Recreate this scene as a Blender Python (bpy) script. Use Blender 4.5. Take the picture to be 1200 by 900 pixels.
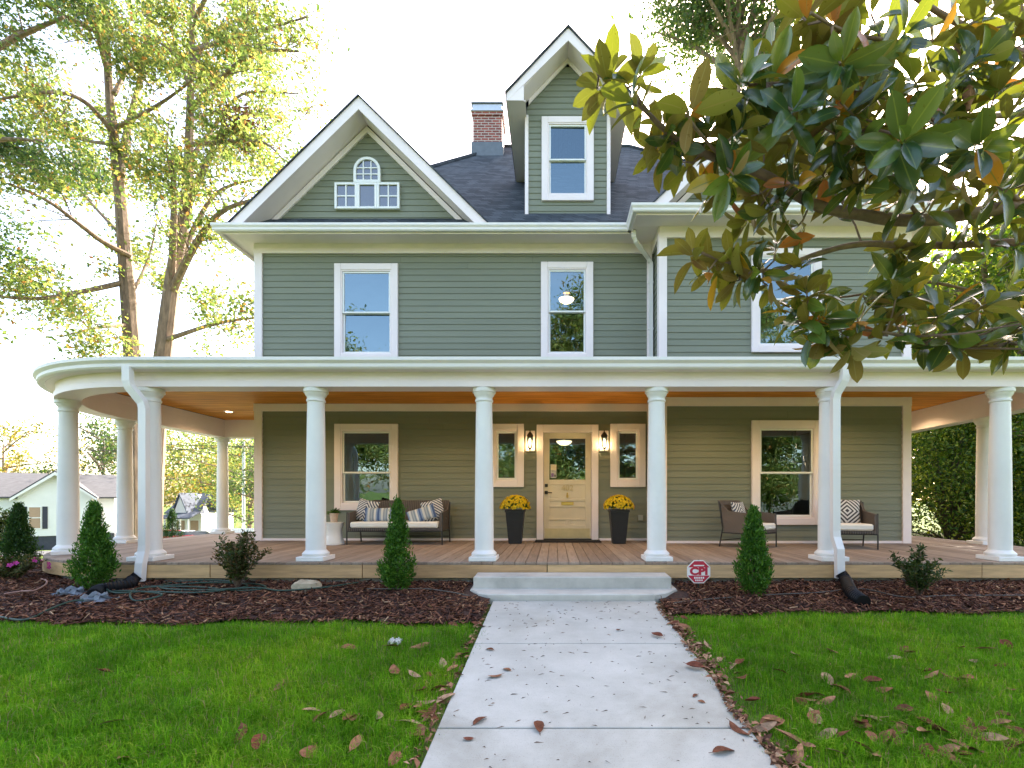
import bpy, math, random
import numpy as np
from mathutils import Vector, Matrix, Quaternion
R = math.radians
random.seed(7); rng = np.random.default_rng(7)
for o in list(bpy.data.objects): bpy.data.objects.remove(o)
SC = bpy.context.scene
COL = SC.collection
E = 1.44                      # eye height; everything below is written relative to the eye, then lifted
F, VX, VY = 570.0, 650.0, 586.0
def at(px, py, y): return Vector(((px-VX)/F*y, y, (VY-py)/F*y))
# ------------------------------------------------------------------ node helpers
def newmat(name):
    m = bpy.data.materials.new(name); m.use_nodes = True
    nt = m.node_tree; nt.nodes.clear()
    out = nt.nodes.new('ShaderNodeOutputMaterial')
    return m, nt, out
def nd(nt, t, ins=None, **props):
    n = nt.nodes.new(t)
    for k, v in props.items(): setattr(n, k, v)
    if ins:
        for k, v in ins.items():
            if isinstance(v, tuple) and len(v) == 2 and hasattr(v[0], 'outputs'):
                nt.links.new(v[0].outputs[v[1]], n.inputs[k])
            else: n.inputs[k].default_value = v
    return n
def c4(c): return (c[0], c[1], c[2], 1.0)
def ramp(nt, src, stops, interp='LINEAR'):
    n = nt.nodes.new('ShaderNodeValToRGB'); n.color_ramp.interpolation = interp
    els = n.color_ramp.elements
    while len(els) < len(stops): els.new(0.5)
    for e, (p, c) in zip(els, stops): e.position = p; e.color = c4(c)
    nt.links.new(src[0].outputs[src[1]], n.inputs[0])
    return n
def coords(nt, scale=(1,1,1), kind='Object', rot=(0,0,0)):
    t = nd(nt, 'ShaderNodeTexCoord')
    return nd(nt, 'ShaderNodeMapping', {'Vector': (t, kind), 'Scale': scale, 'Rotation': rot})
def simple(name, col, rough=0.6, var=0.12, nscale=6.0, metal=0.0, bump=0.0, bscale=60.0, spec=0.5, stretch=(1,1,1), sheen=0):
    m, nt, out = newmat(name)
    mp = coords(nt, stretch)
    nz = nd(nt, 'ShaderNodeTexNoise', {'Vector': (mp, 0), 'Scale': nscale, 'Detail': 6.0, 'Roughness': 0.6})
    lo = [max(0, c*(1-var)) for c in col]; hi = [min(1, c*(1+var)) for c in col]
    rp = ramp(nt, (nz, 'Fac'), [(0.3, lo), (0.7, hi)])
    b = nd(nt, 'ShaderNodeBsdfPrincipled', {'Base Color': (rp, 'Color'), 'Roughness': rough, 'Metallic': metal, 'Specular IOR Level': spec})
    if bump:
        n2 = nd(nt, 'ShaderNodeTexNoise', {'Vector': (mp, 0), 'Scale': bscale, 'Detail': 5.0})
        bp = nd(nt, 'ShaderNodeBump', {'Height': (n2, 'Fac'), 'Strength': bump, 'Distance': 0.01})
        nt.links.new(bp.outputs[0], b.inputs['Normal'])
    nt.links.new(b.outputs[0], out.inputs[0])
    return m
def leafmat(name, stops, trans=0.35, rough=0.5, tcol=None, spec=0.3):
    """thin leaf: diffuse + translucent, colour picked leaf by leaf"""
    m, nt, out = newmat(name)
    g = nd(nt, 'ShaderNodeNewGeometry')
    rp = ramp(nt, (g, 'Random Per Island'), stops)
    b = nd(nt, 'ShaderNodeBsdfPrincipled', {'Base Color': (rp, 'Color'), 'Roughness': rough, 'Specular IOR Level': spec})
    mx0 = nd(nt, 'ShaderNodeMix', data_type='RGBA', blend_type='MULTIPLY')
    mx0.inputs[0].default_value = 1.0
    nt.links.new(rp.outputs[0], mx0.inputs[6]); mx0.inputs[7].default_value = c4(tcol or (1.5, 1.5, 0.6))
    t = nd(nt, 'ShaderNodeBsdfTranslucent'); nt.links.new(mx0.outputs[2], t.inputs[0])
    mx = nd(nt, 'ShaderNodeMixShader', {0: trans}); nt.links.new(b.outputs[0], mx.inputs[1]); nt.links.new(t.outputs[0], mx.inputs[2])
    nt.links.new(mx.outputs[0], out.inputs[0])
    return m
def islands(name, stops, rough=0.8, grain=None, bump=0.0, gcol=0.25, spec=0.3):
    """every loose piece of the mesh has its own tone; optional stretched grain on top"""
    m, nt, out = newmat(name)
    g = nd(nt, 'ShaderNodeNewGeometry')
    rp = ramp(nt, (g, 'Random Per Island'), stops)
    b = nd(nt, 'ShaderNodeBsdfPrincipled', {'Roughness': rough, 'Specular IOR Level': spec})
    src = rp.outputs[0]
    if grain:
        mp = coords(nt, grain)
        nz = nd(nt, 'ShaderNodeTexNoise', {'Vector': (mp, 0), 'Scale': 1.0, 'Detail': 7.0, 'Roughness': 0.65})
        r2 = ramp(nt, (nz, 'Fac'), [(0.25, (1-gcol,)*3), (0.75, (1+gcol,)*3)])
        mx = nd(nt, 'ShaderNodeMix', data_type='RGBA', blend_type='MULTIPLY'); mx.inputs[0].default_value = 1.0
        nt.links.new(src, mx.inputs[6]); nt.links.new(r2.outputs[0], mx.inputs[7]); src = mx.outputs[2]
        if bump:
            bp = nd(nt, 'ShaderNodeBump', {'Height': (nz, 'Fac'), 'Strength': bump, 'Distance': 0.004})
            nt.links.new(bp.outputs[0], b.inputs['Normal'])
    nt.links.new(src, b.inputs['Base Color']); nt.links.new(b.outputs[0], out.inputs[0])
    return m
def emit(name, col, s):
    m, nt, out = newmat(name)
    e = nd(nt, 'ShaderNodeEmission', {'Color': c4(col), 'Strength': s}); nt.links.new(e.outputs[0], out.inputs[0]); return m
def glassmat(name, ior=1.75, base=0.05, bump=0.02):
    m, nt, out = newmat(name)
    fr = nd(nt, 'ShaderNodeFresnel', {'IOR': ior})
    ad = nd(nt, 'ShaderNodeMath', {0: (fr, 0), 1: base}, operation='ADD', use_clamp=True)
    tr = nd(nt, 'ShaderNodeBsdfTransparent', {'Color': (0.75, 0.8, 0.8, 1)})
    mp = coords(nt)
    nz = nd(nt, 'ShaderNodeTexNoise', {'Vector': (mp, 0), 'Scale': 2.2, 'Detail': 2.0})
    bp = nd(nt, 'ShaderNodeBump', {'Height': (nz, 'Fac'), 'Strength': bump, 'Distance': 0.05})
    gl = nd(nt, 'ShaderNodeBsdfGlossy', {'Color': (0.66, 0.90, 1, 1), 'Roughness': 0.0, 'Normal': (bp, 0)})
    mx = nd(nt, 'ShaderNodeMixShader', {0: (ad, 0), 1: (tr, 0), 2: (gl, 0)})
    nt.links.new(mx.outputs[0], out.inputs[0]); return m
# ------------------------------------------------------------------ materials
M = {}
M['siding'] = islands('siding_green', [(0, (0.196, 0.212, 0.163)), (0.5, (0.208, 0.224, 0.172)), (1, (0.220, 0.235, 0.181))], 0.62, (0.5, 2.0, 3.5), 0.10, 0.07, 0.25)
M['trim'] = simple('white_trim_paint', (0.86, 0.765, 0.768), 0.5, 0.055, 1.1, spec=0.3, bump=0.05, bscale=24)
M['colpaint'] = simple('column_paint', (0.80, 0.785, 0.765), 0.5, 0.06, 1.3, spec=0.3, bump=0.05, bscale=30)
M['vinyl'] = simple('white_vinyl', (0.82, 0.82, 0.81), 0.35, 0.02, 3)
M['gutter'] = simple('gutter_enamel', (0.81, 0.775, 0.76), 0.5, 0.05, 1.1, spec=0.3)
M['glass'] = glassmat('window_glass', 1.8, 0.10, 0.04)
M['clearglass'] = glassmat('lantern_glass', 1.4, 0.0, 0.0)
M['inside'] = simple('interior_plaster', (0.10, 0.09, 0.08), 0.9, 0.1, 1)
M['door'] = simple('door_cream_paint', (0.68, 0.60, 0.455), 0.42, 0.05, 4, spec=0.4)
M['brass'] = simple('brass', (0.70, 0.47, 0.16), 0.3, 0.1, 20, metal=1.0)
M['black'] = simple('black_metal', (0.018, 0.017, 0.016), 0.4, 0.2, 15)
M['planter'] = simple('charcoal_planter', (0.009, 0.010, 0.013), 0.55, 0.15, 8)
M['concrete'] = simple('concrete', (0.47, 0.455, 0.415), 0.9, 0.2, 3.0, bump=0.25, bscale=90)
M['found'] = simple('foundation_parge', (0.36, 0.35, 0.33), 0.9, 0.15, 5, bump=0.3, bscale=60)
M['cushion'] = simple('white_cushion', (0.76, 0.74, 0.70), 0.85, 0.04, 10, bump=0.12, bscale=150, spec=0.2)
M['ceramic'] = simple('white_ceramic', (0.78, 0.78, 0.77), 0.25, 0.03, 5)
M['claypot'] = simple('pale_clay', (0.58, 0.43, 0.32), 0.8, 0.12, 25)
M['hose'] = simple('green_hose', (0.012, 0.042, 0.028), 0.55, 0.2, 9)
M['tube'] = simple('drip_tube', (0.07, 0.065, 0.06), 0.5, 0.2, 8)
M['tubered'] = simple('old_rusty_tube', (0.25, 0.13, 0.10), 0.6, 0.3, 8)
M['drain'] = simple('black_drain_pipe', (0.007, 0.007, 0.009), 0.5, 0.2, 12, spec=0.2)
M['plastic'] = simple('grey_sheet', (0.13, 0.155, 0.19), 0.6, 0.3, 9, bump=0.4, bscale=14)
M['rock'] = simple('rock', (0.40, 0.34, 0.24), 0.9, 0.3, 9, bump=0.8, bscale=22)
M['paper'] = simple('paper_white', (0.5, 0.48, 0.46), 0.8, 0.3, 20)
M['signred'] = simple('sign_red', (0.50, 0.02, 0.06), 0.45, 0.05, 10)
M['signwhite'] = simple('sign_white', (0.8, 0.78, 0.78), 0.45, 0.03, 10)
M['flash'] = simple('lead_flashing', (0.11, 0.13, 0.155), 0.5, 0.15, 6)
M['galv'] = simple('galvanised_metal', (0.5, 0.52, 0.54), 0.4, 0.1, 8, metal=0.6)
M['mat'] = simple('dark_mat', (0.02, 0.018, 0.016), 0.95, 0.3, 60, bump=0.5, bscale=200)
M['bark'] = simple('oak_bark', (0.19, 0.135, 0.095), 0.95, 0.5, 3.0, bump=1.0, bscale=9, stretch=(3, 3, 0.6))
M['magbark'] = simple('magnolia_bark', (0.20, 0.135, 0.10), 0.85, 0.3, 14, bump=0.7, bscale=45)
M['stem'] = simple('brown_stem', (0.10, 0.07, 0.05), 0.9, 0.3, 20)
M['asphalt'] = simple('asphalt', (0.06, 0.06, 0.062), 0.9, 0.2, 3, bump=0.3, bscale=120)
M['whitewall'] = simple('white_clapboard', (0.78, 0.78, 0.76), 0.6, 0.03, 2)
M['farroof'] = simple('brown_grey_shingle', (0.085, 0.083, 0.086), 0.9, 0.25, 3, stretch=(1, 1, 6))
M['farroof2'] = simple('blue_grey_shingle', (0.075, 0.09, 0.125), 0.9, 0.25, 3, stretch=(1, 1, 6))
M['shutter'] = simple('dark_shutter', (0.03, 0.032, 0.05), 0.6, 0.1, 5)
M['blind'] = simple('tan_blind', (0.40, 0.27, 0.18), 0.7, 0.1, 5, stretch=(1, 1, 10))
M['brickskirt'] = simple('dark_skirting', (0.05, 0.055, 0.07), 0.9, 0.2, 5)
M['carred'] = simple('car_red', (0.30, 0.02, 0.03), 0.25, 0.05, 2)
M['carwhite'] = simple('car_white', (0.75, 0.76, 0.77), 0.25, 0.03, 2)
M['carsilver'] = simple('car_grey', (0.22, 0.25, 0.26), 0.25, 0.05, 2, metal=0.4)
M['carglass'] = simple('car_glass', (0.02, 0.03, 0.03), 0.08, 0.1, 2)
M['tyre'] = simple('tyre', (0.02, 0.02, 0.02), 0.8, 0.1, 5)
M['warm'] = emit('lit_lamp', (1.0, 0.72, 0.38), 5.0)
M['bowl'] = emit('lit_glass_bowl', (1.0, 0.78, 0.45), 0.9)
M['soil'] = simple('potting_soil', (0.03, 0.02, 0.015), 0.95, 0.3, 40)
M['screw'] = simple('outlet_cover', (0.33, 0.36, 0.32), 0.6, 0.05, 9)
M['cone'] = simple('seed_cone', (0.30, 0.15, 0.09), 0.85, 0.3, 60, bump=1.0, bscale=110)
M['deck'] = islands('deck_boards', [(0, (0.22, 0.162, 0.122)), (0.5, (0.275, 0.21, 0.16)), (1, (0.34, 0.265, 0.205))], 0.75, (30, 2.2, 8), 0.25, 0.3)
M['lumber'] = islands('fresh_lumber', [(0, (0.52, 0.33, 0.16)), (0.5, (0.58, 0.385, 0.20)), (1, (0.46, 0.28, 0.14))], 0.7, (2.2, 14, 26), 0.25, 0.28)
def mk_grass():
    m, nt, out = newmat('grass_blades')
    g = nd(nt, 'ShaderNodeNewGeometry'); mp = coords(nt)
    rp = ramp(nt, (g, 'Random Per Island'), [(0, (0.075, 0.235, 0.006)), (0.45, (0.130, 0.340, 0.010)), (0.8, (0.190, 0.405, 0.016)), (0.93, (0.29, 0.41, 0.04)), (0.965, (0.32, 0.26, 0.11)), (1, (0.38, 0.30, 0.15))])
    n1 = nd(nt, 'ShaderNodeTexNoise', {'Vector': (mp, 0), 'Scale': 1.1, 'Detail': 4.0})
    n2 = nd(nt, 'ShaderNodeTexNoise', {'Vector': (mp, 0), 'Scale': 7.0, 'Detail': 3.0})
    r1 = ramp(nt, (n1, 'Fac'), [(0.32, (0.62, 0.70, 0.7)), (0.5, (1, 1, 1)), (0.68, (1.45, 1.15, 1.3))]); r2 = ramp(nt, (n2, 'Fac'), [(0.3, (0.72, 0.75, 0.7)), (0.7, (1.2, 1.18, 1.2))])
    def mul(a, b):
        mx = nd(nt, 'ShaderNodeMix', data_type='RGBA', blend_type='MULTIPLY'); mx.inputs[0].default_value = 1
        nt.links.new(a, mx.inputs[6]); nt.links.new(b, mx.inputs[7]); return mx.outputs[2]
    c = mul(mul(rp.outputs[0], r1.outputs[0]), r2.outputs[0])
    b = nd(nt, 'ShaderNodeBsdfPrincipled', {'Roughness': 0.6, 'Specular IOR Level': 0.08}); nt.links.new(c, b.inputs['Base Color'])
    t = nd(nt, 'ShaderNodeBsdfTranslucent'); nt.links.new(c, t.inputs[0])
    mx = nd(nt, 'ShaderNodeMixShader', {0: 0.5, 1: (b, 0), 2: (t, 0)}); nt.links.new(mx.outputs[0], out.inputs[0]); return m
M['grass'] = mk_grass()
M['mulch'] = islands('mulch_chips', [(0, (0.036, 0.014, 0.010)), (0.45, (0.110, 0.043, 0.026)), (0.8, (0.205, 0.085, 0.048)), (0.92, (0.30, 0.14, 0.075)), (0.97, (0.34, 0.20, 0.11)), (1, (0.42, 0.28, 0.17))], 0.85)
M['litter'] = islands('brown_leaf_litter', [(0, (0.085, 0.035, 0.020)), (0.4, (0.19, 0.085, 0.045)), (0.75, (0.29, 0.15, 0.085)), (1, (0.42, 0.27, 0.16))], 0.7)
M['twigs'] = islands('twig_bits', [(0, (0.06, 0.04, 0.035)), (0.6, (0.13, 0.09, 0.07)), (1, (0.24, 0.16, 0.11))], 0.85)
OAK = [(0, (0.065, 0.110, 0.030)), (0.30, (0.12, 0.175, 0.050)), (0.65, (0.19, 0.235, 0.070)), (0.90, (0.28, 0.26, 0.08)), (0.97, (0.36, 0.20, 0.06)), (1, (0.3, 0.12, 0.05))]
M['oakleaf'] = leafmat('oak_leaves', OAK, 0.55, 0.5, (1.6, 1.6, 1.1))
M['bluegreen'] = leafmat('bluish_leaves', [(0, (0.035, 0.075, 0.035)), (0.6, (0.065, 0.115, 0.045)), (1, (0.12, 0.155, 0.045))], 0.4)
M['hedge'] = leafmat('dense_green_leaves', [(0, (0.03, 0.075, 0.014)), (0.4, (0.075, 0.145, 0.022)), (0.7, (0.19, 0.26, 0.04)), (1, (0.38, 0.38, 0.08))], 0.4, 0.4, (1.8, 1.7, 0.4))  # brightest yellow-green leaf tones stand in for sun dapple
M['yellowleaf'] = leafmat('yellowing_leaves', [(0, (0.10, 0.13, 0.03)), (0.4, (0.20, 0.19, 0.04)), (0.8, (0.32, 0.25, 0.06)), (1, (0.34, 0.17, 0.06))], 0.5)
M['arbor'] = leafmat('arborvitae_sprays', [(0, (0.025, 0.085, 0.010)), (0.5, (0.050, 0.150, 0.014)), (1, (0.10, 0.22, 0.022))], 0.3)
M['darkarbor'] = leafmat('dark_arborvitae_sprays', [(0, (0.015, 0.05, 0.012)), (0.6, (0.03, 0.085, 0.016)), (1, (0.06, 0.12, 0.02))], 0.25)
M['shrubleaf'] = leafmat('bronzed_shrub_leaves', [(0, (0.028, 0.045, 0.014)), (0.5, (0.055, 0.085, 0.022)), (0.8, (0.10, 0.10, 0.04)), (1, (0.19, 0.10, 0.05))], 0.25)
M['shrubdark'] = leafmat('dark_shrub_leaves', [(0, (0.018, 0.038, 0.012)), (0.6, (0.04, 0.075, 0.02)), (1, (0.09, 0.10, 0.03))], 0.25)
M['pink'] = leafmat('magenta_petals', [(0, (0.35, 0.02, 0.22)), (1, (0.55, 0.06, 0.38))], 0.3)
M['mum'] = leafmat('yellow_petals', [(0, (0.62, 0.38, 0.005)), (0.5, (0.80, 0.57, 0.01)), (1, (0.88, 0.70, 0.03))], 0.25, tcol=(1.1, 1.0, 0.4))
M['fern'] = leafmat('fern_green', [(0, (0.03, 0.09, 0.012)), (1, (0.08, 0.18, 0.03))], 0.3)
def mk_ground():
    m, nt, out = newmat('lawn_soil')
    mp = coords(nt)
    a = nd(nt, 'ShaderNodeTexNoise', {'Vector': (mp, 0), 'Scale': 1.3, 'Detail': 8.0, 'Roughness': 0.7})
    rp = ramp(nt, (a, 'Fac'), [(0.3, (0.05, 0.085, 0.018)), (0.55, (0.10, 0.145, 0.03)), (0.75, (0.19, 0.17, 0.08))])
    b = nd(nt, 'ShaderNodeBsdfPrincipled', {'Base Color': (rp, 0), 'Roughness': 0.95, 'Specular IOR Level': 0.1})
    nt.links.new(b.outputs[0], out.inputs[0]); return m
M['ground'] = mk_ground()
M['mulchbase'] = simple('mulch_base', (0.045, 0.020, 0.014), 0.95, 0.5, 30, bump=1.0, bscale=60)
def mk_walk():
    m, nt, out = newmat('broom_concrete')
    mp = coords(nt)
    a = nd(nt, 'ShaderNodeTexNoise', {'Vector': (mp, 0), 'Scale': 1.7, 'Detail': 9.0, 'Roughness': 0.65})
    rp = ramp(nt, (a, 'Fac'), [(0.25, (0.34, 0.335, 0.30)), (0.6, (0.46, 0.455, 0.415)), (0.8, (0.52, 0.515, 0.475))])
    s = nd(nt, 'ShaderNodeTexNoise', {'Vector': (mp, 0), 'Scale': 160.0, 'Detail': 2.0})
    r2 = ramp(nt, (s, 'Fac'), [(0.30, (0.80, 0.79, 0.77)), (0.42, (1, 1, 1))])
    mx = nd(nt, 'ShaderNodeMix', data_type='RGBA', blend_type='MULTIPLY'); mx.inputs[0].default_value = 1
    nt.links.new(rp.outputs[0], mx.inputs[6]); nt.links.new(r2.outputs[0], mx.inputs[7])
    st = nd(nt, 'ShaderNodeTexNoise', {'Vector': (mp, 0), 'Scale': 0.55, 'Detail': 5.0, 'Roughness': 0.7, 'Distortion': 0.6})
    r3 = ramp(nt, (st, 'Fac'), [(0.36, (0.80, 0.79, 0.76)), (0.5, (1, 1, 1)), (0.66, (1.04, 1.04, 1.05))])
    mxs = nd(nt, 'ShaderNodeMix', data_type='RGBA', blend_type='MULTIPLY'); mxs.inputs[0].default_value = 1
    nt.links.new(mx.outputs[2], mxs.inputs[6]); nt.links.new(r3.outputs[0], mxs.inputs[7]); mx = mxs
    mp2 = coords(nt, (4, 220, 4))
    w = nd(nt, 'ShaderNodeTexNoise', {'Vector': (mp2, 0), 'Scale': 1.0, 'Detail': 3.0})
    bp = nd(nt, 'ShaderNodeBump', {'Height': (w, 'Fac'), 'Strength': 0.25, 'Distance': 0.004})
    b = nd(nt, 'ShaderNodeBsdfPrincipled', {'Roughness': 0.85, 'Normal': (bp, 0), 'Specular IOR Level': 0.25}); nt.links.new(mx.outputs[2], b.inputs['Base Color'])
    nt.links.new(b.outputs[0], out.inputs[0]); return m
M['walk'] = mk_walk()
def mk_shingle():
    m, nt, out = newmat('slate_grey_shingle')
    t = nd(nt, 'ShaderNodeTexCoord')
    sp = nd(nt, 'ShaderNodeSeparateXYZ', {0: (t, 'Object')})
    z = nd(nt, 'ShaderNodeMath', {0: (sp, 'Z'), 1: 1.42}, operation='MULTIPLY')
    xy = nd(nt, 'ShaderNodeMath', {0: (sp, 'X'), 1: (sp, 'Y')}, operation='ADD')
    cb = nd(nt, 'ShaderNodeCombineXYZ', {0: (xy, 0), 1: (z, 0)})
    br = nd(nt, 'ShaderNodeTexBrick', {'Vector': (cb, 0), 'Color1': (0.036, 0.044, 0.052, 1), 'Color2': (0.082, 0.096, 0.108, 1), 'Mortar': (0.018, 0.020, 0.026, 1), 'Scale': 1.0, 'Mortar Size': 0.006, 'Brick Width': 0.24, 'Row Height': 0.14, 'Bias': -0.1})
    nz = nd(nt, 'ShaderNodeTexNoise', {'Vector': (t, 'Object'), 'Scale': 55.0, 'Detail': 4.0})
    r2 = ramp(nt, (nz, 'Fac'), [(0.3, (0.7, 0.7, 0.7)), (0.7, (1.3, 1.3, 1.3))])
    mx = nd(nt, 'ShaderNodeMix', data_type='RGBA', blend_type='MULTIPLY'); mx.inputs[0].default_value = 1
    nt.links.new(br.outputs[0], mx.inputs[6]); nt.links.new(r2.outputs[0], mx.inputs[7])
    bp = nd(nt, 'ShaderNodeBump', {'Height': (br, 'Fac'), 'Strength': 0.6, 'Distance': 0.01}, invert=True)
    b = nd(nt, 'ShaderNodeBsdfPrincipled', {'Roughness': 0.9, 'Normal': (bp, 0), 'Specular IOR Level': 0.2}); nt.links.new(mx.outputs[2], b.inputs['Base Color'])
    nt.links.new(b.outputs[0], out.inputs[0]); return m
M['shingle'] = mk_shingle()
def mk_brick():
    m, nt, out = newmat('red_brick')
    t = nd(nt, 'ShaderNodeTexCoord'); sp = nd(nt, 'ShaderNodeSeparateXYZ', {0: (t, 'Object')})
    xy = nd(nt, 'ShaderNodeMath', {0: (sp, 'X'), 1: (sp, 'Y')}, operation='ADD')
    cb = nd(nt, 'ShaderNodeCombineXYZ', {0: (xy, 0), 1: (sp, 'Z')})
    br = nd(nt, 'ShaderNodeTexBrick', {'Vector': (cb, 0), 'Color1': (0.30, 0.075, 0.055, 1), 'Color2': (0.17, 0.05, 0.042, 1), 'Mortar': (0.42, 0.36, 0.32, 1), 'Scale': 1.0, 'Mortar Size': 0.012, 'Brick Width': 0.21, 'Row Height': 0.075})
    bp = nd(nt, 'ShaderNodeBump', {'Height': (br, 'Fac'), 'Strength': 0.6, 'Distance': 0.01}, invert=True)
    b = nd(nt, 'ShaderNodeBsdfPrincipled', {'Base Color': (br, 0), 'Roughness': 0.9, 'Normal': (bp, 0)})
    nt.links.new(b.outputs[0], out.inputs[0]); return m
M['brick'] = mk_brick()
def mk_ceiling():
    m, nt, out = newmat('stained_pine_beadboard')
    t = nd(nt, 'ShaderNodeTexCoord'); sp = nd(nt, 'ShaderNodeSeparateXYZ', {0: (t, 'Object')})
    sc = nd(nt, 'ShaderNodeMath', {0: (sp, 'Y'), 1: 11.0}, operation='MULTIPLY')
    fl = nd(nt, 'ShaderNodeMath', {0: (sc, 0)}, operation='FLOOR'); fr = nd(nt, 'ShaderNodeMath', {0: (sc, 0)}, operation='FRACT')
    wn = nd(nt, 'ShaderNodeTexWhiteNoise', {'W': (fl, 0)}, noise_dimensions='1D')
    rp = ramp(nt, (wn, 'Value'), [(0, (0.66, 0.255, 0.035)), (0.5, (0.75, 0.315, 0.05)), (1, (0.80, 0.37, 0.07))])
    mp = coords(nt, (1.6, 30, 1))
    nz = nd(nt, 'ShaderNodeTexNoise', {'Vector': (mp, 0), 'Scale': 1.0, 'Detail': 6.0})
    r2 = ramp(nt, (nz, 'Fac'), [(0.3, (0.60, 0.55, 0.50)), (0.55, (1.0, 1.0, 1.0)), (0.72, (1.2, 1.25, 1.4))])
    gv = ramp(nt, (fr, 0), [(0, (0.35, 0.33, 0.3)), (0.07, (1, 1, 1))])
    mx = nd(nt, 'ShaderNodeMix', data_type='RGBA', blend_type='MULTIPLY'); mx.inputs[0].default_value = 1
    nt.links.new(rp.outputs[0], mx.inputs[6]); nt.links.new(r2.outputs[0], mx.inputs[7])
    mx2 = nd(nt, 'ShaderNodeMix', data_type='RGBA', blend_type='MULTIPLY'); mx2.inputs[0].default_value = 1
    nt.links.new(mx.outputs[2], mx2.inputs[6]); nt.links.new(gv.outputs[0], mx2.inputs[7])
    b = nd(nt, 'ShaderNodeBsdfPrincipled', {'Roughness': 0.6, 'Specular IOR Level': 0.12}); nt.links.new(mx2.outputs[2], b.inputs['Base Color'])
    nt.links.new(b.outputs[0], out.inputs[0]); return m
M['pine'] = mk_ceiling()
def mk_wicker():
    m, nt, out = newmat('grey_brown_wicker')
    mp = coords(nt, (1, 1, 1))
    w = nd(nt, 'ShaderNodeTexWave', {'Vector': (mp, 0), 'Scale': 18.0, 'Distortion': 0.4}, bands_direction='Z')
    w2 = nd(nt, 'ShaderNodeTexWave', {'Vector': (mp, 0), 'Scale': 9.0, 'Distortion': 0.3}, bands_direction='X')
    ml = nd(nt, 'ShaderNodeMath', {0: (w, 'Fac'), 1: (w2, 'Fac')}, operation='MULTIPLY')
    rp = ramp(nt, (ml, 0), [(0, (0.05, 0.04, 0.035)), (1, (0.20, 0.165, 0.14))])
    bp = nd(nt, 'ShaderNodeBump', {'Height': (ml, 0), 'Strength': 0.6, 'Distance': 0.008})
    b = nd(nt, 'ShaderNodeBsdfPrincipled', {'Base Color': (rp, 0), 'Roughness': 0.65, 'Normal': (bp, 0)})
    nt.links.new(b.outputs[0], out.inputs[0]); return m
M['wicker'] = mk_wicker()
def mk_chevron(name, a, bcol, n=7.0, diamond=False):
    """woven zigzag / diamond lines, on the cushion's own front (object X/Z)"""
    m, nt, out = newmat(name)
    t = nd(nt, 'ShaderNodeTexCoord'); sp = nd(nt, 'ShaderNodeSeparateXYZ', {0: (t, 'Object')})
    ax = nd(nt, 'ShaderNodeMath', {0: (sp, 'X')}, operation='ABSOLUTE')
    az = nd(nt, 'ShaderNodeMath', {0: (sp, 'Z')}, operation='ABSOLUTE') if diamond else None
    s = nd(nt, 'ShaderNodeMath', {0: (ax, 0), 1: (az, 0) if diamond else (sp, 'Z')}, operation='ADD')
    k = nd(nt, 'ShaderNodeMath', {0: (s, 0), 1: n*2.2}, operation='MULTIPLY')
    f = nd(nt, 'ShaderNodeMath', {0: (k, 0)}, operation='FRACT')
    rp = ramp(nt, (f, 0), [(0, a), (0.5, bcol)], 'CONSTANT')
    b = nd(nt, 'ShaderNodeBsdfPrincipled', {'Base Color': (rp, 0), 'Roughness': 0.9, 'Specular IOR Level': 0.2})
    nt.links.new(b.outputs[0], out.inputs[0]); return m
M['chevron'] = mk_chevron('navy_chevron_weave', (0.06, 0.075, 0.12), (0.62, 0.62, 0.62), 7.5)
M['diamond'] = mk_chevron('grey_diamond_weave', (0.06, 0.06, 0.07), (0.6, 0.6, 0.6), 6.5, True)
def mk_stripe():
    m, nt, out = newmat('blue_striped_weave')
    t = nd(nt, 'ShaderNodeTexCoord'); sp = nd(nt, 'ShaderNodeSeparateXYZ', {0: (t, 'Object')})
    k = nd(nt, 'ShaderNodeMath', {0: (sp, 'X'), 1: 4.2}, operation='MULTIPLY')
    k2 = nd(nt, 'ShaderNodeMath', {0: (k, 0), 1: 5.13}, operation='ADD')
    f = nd(nt, 'ShaderNodeMath', {0: (k2, 0)}, operation='FRACT')
    rp = ramp(nt, (f, 0), [(0, (0.07, 0.12, 0.26)), (0.14, (0.24, 0.31, 0.44)), (0.26, (0.55, 0.55, 0.53)), (0.42, (0.26, 0.29, 0.33)), (0.52, (0.36, 0.40, 0.44)), (0.62, (0.22, 0.27, 0.33)), (0.74, (0.62, 0.62, 0.6)), (0.88, (0.25, 0.32, 0.45))], 'CONSTANT')
    b = nd(nt, 'ShaderNodeBsdfPrincipled', {'Base Color': (rp, 0), 'Roughness': 0.9, 'Specular IOR Level': 0.2})
    nt.links.new(b.outputs[0], out.inputs[0]); return m
M['stripe'] = mk_stripe()
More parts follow.
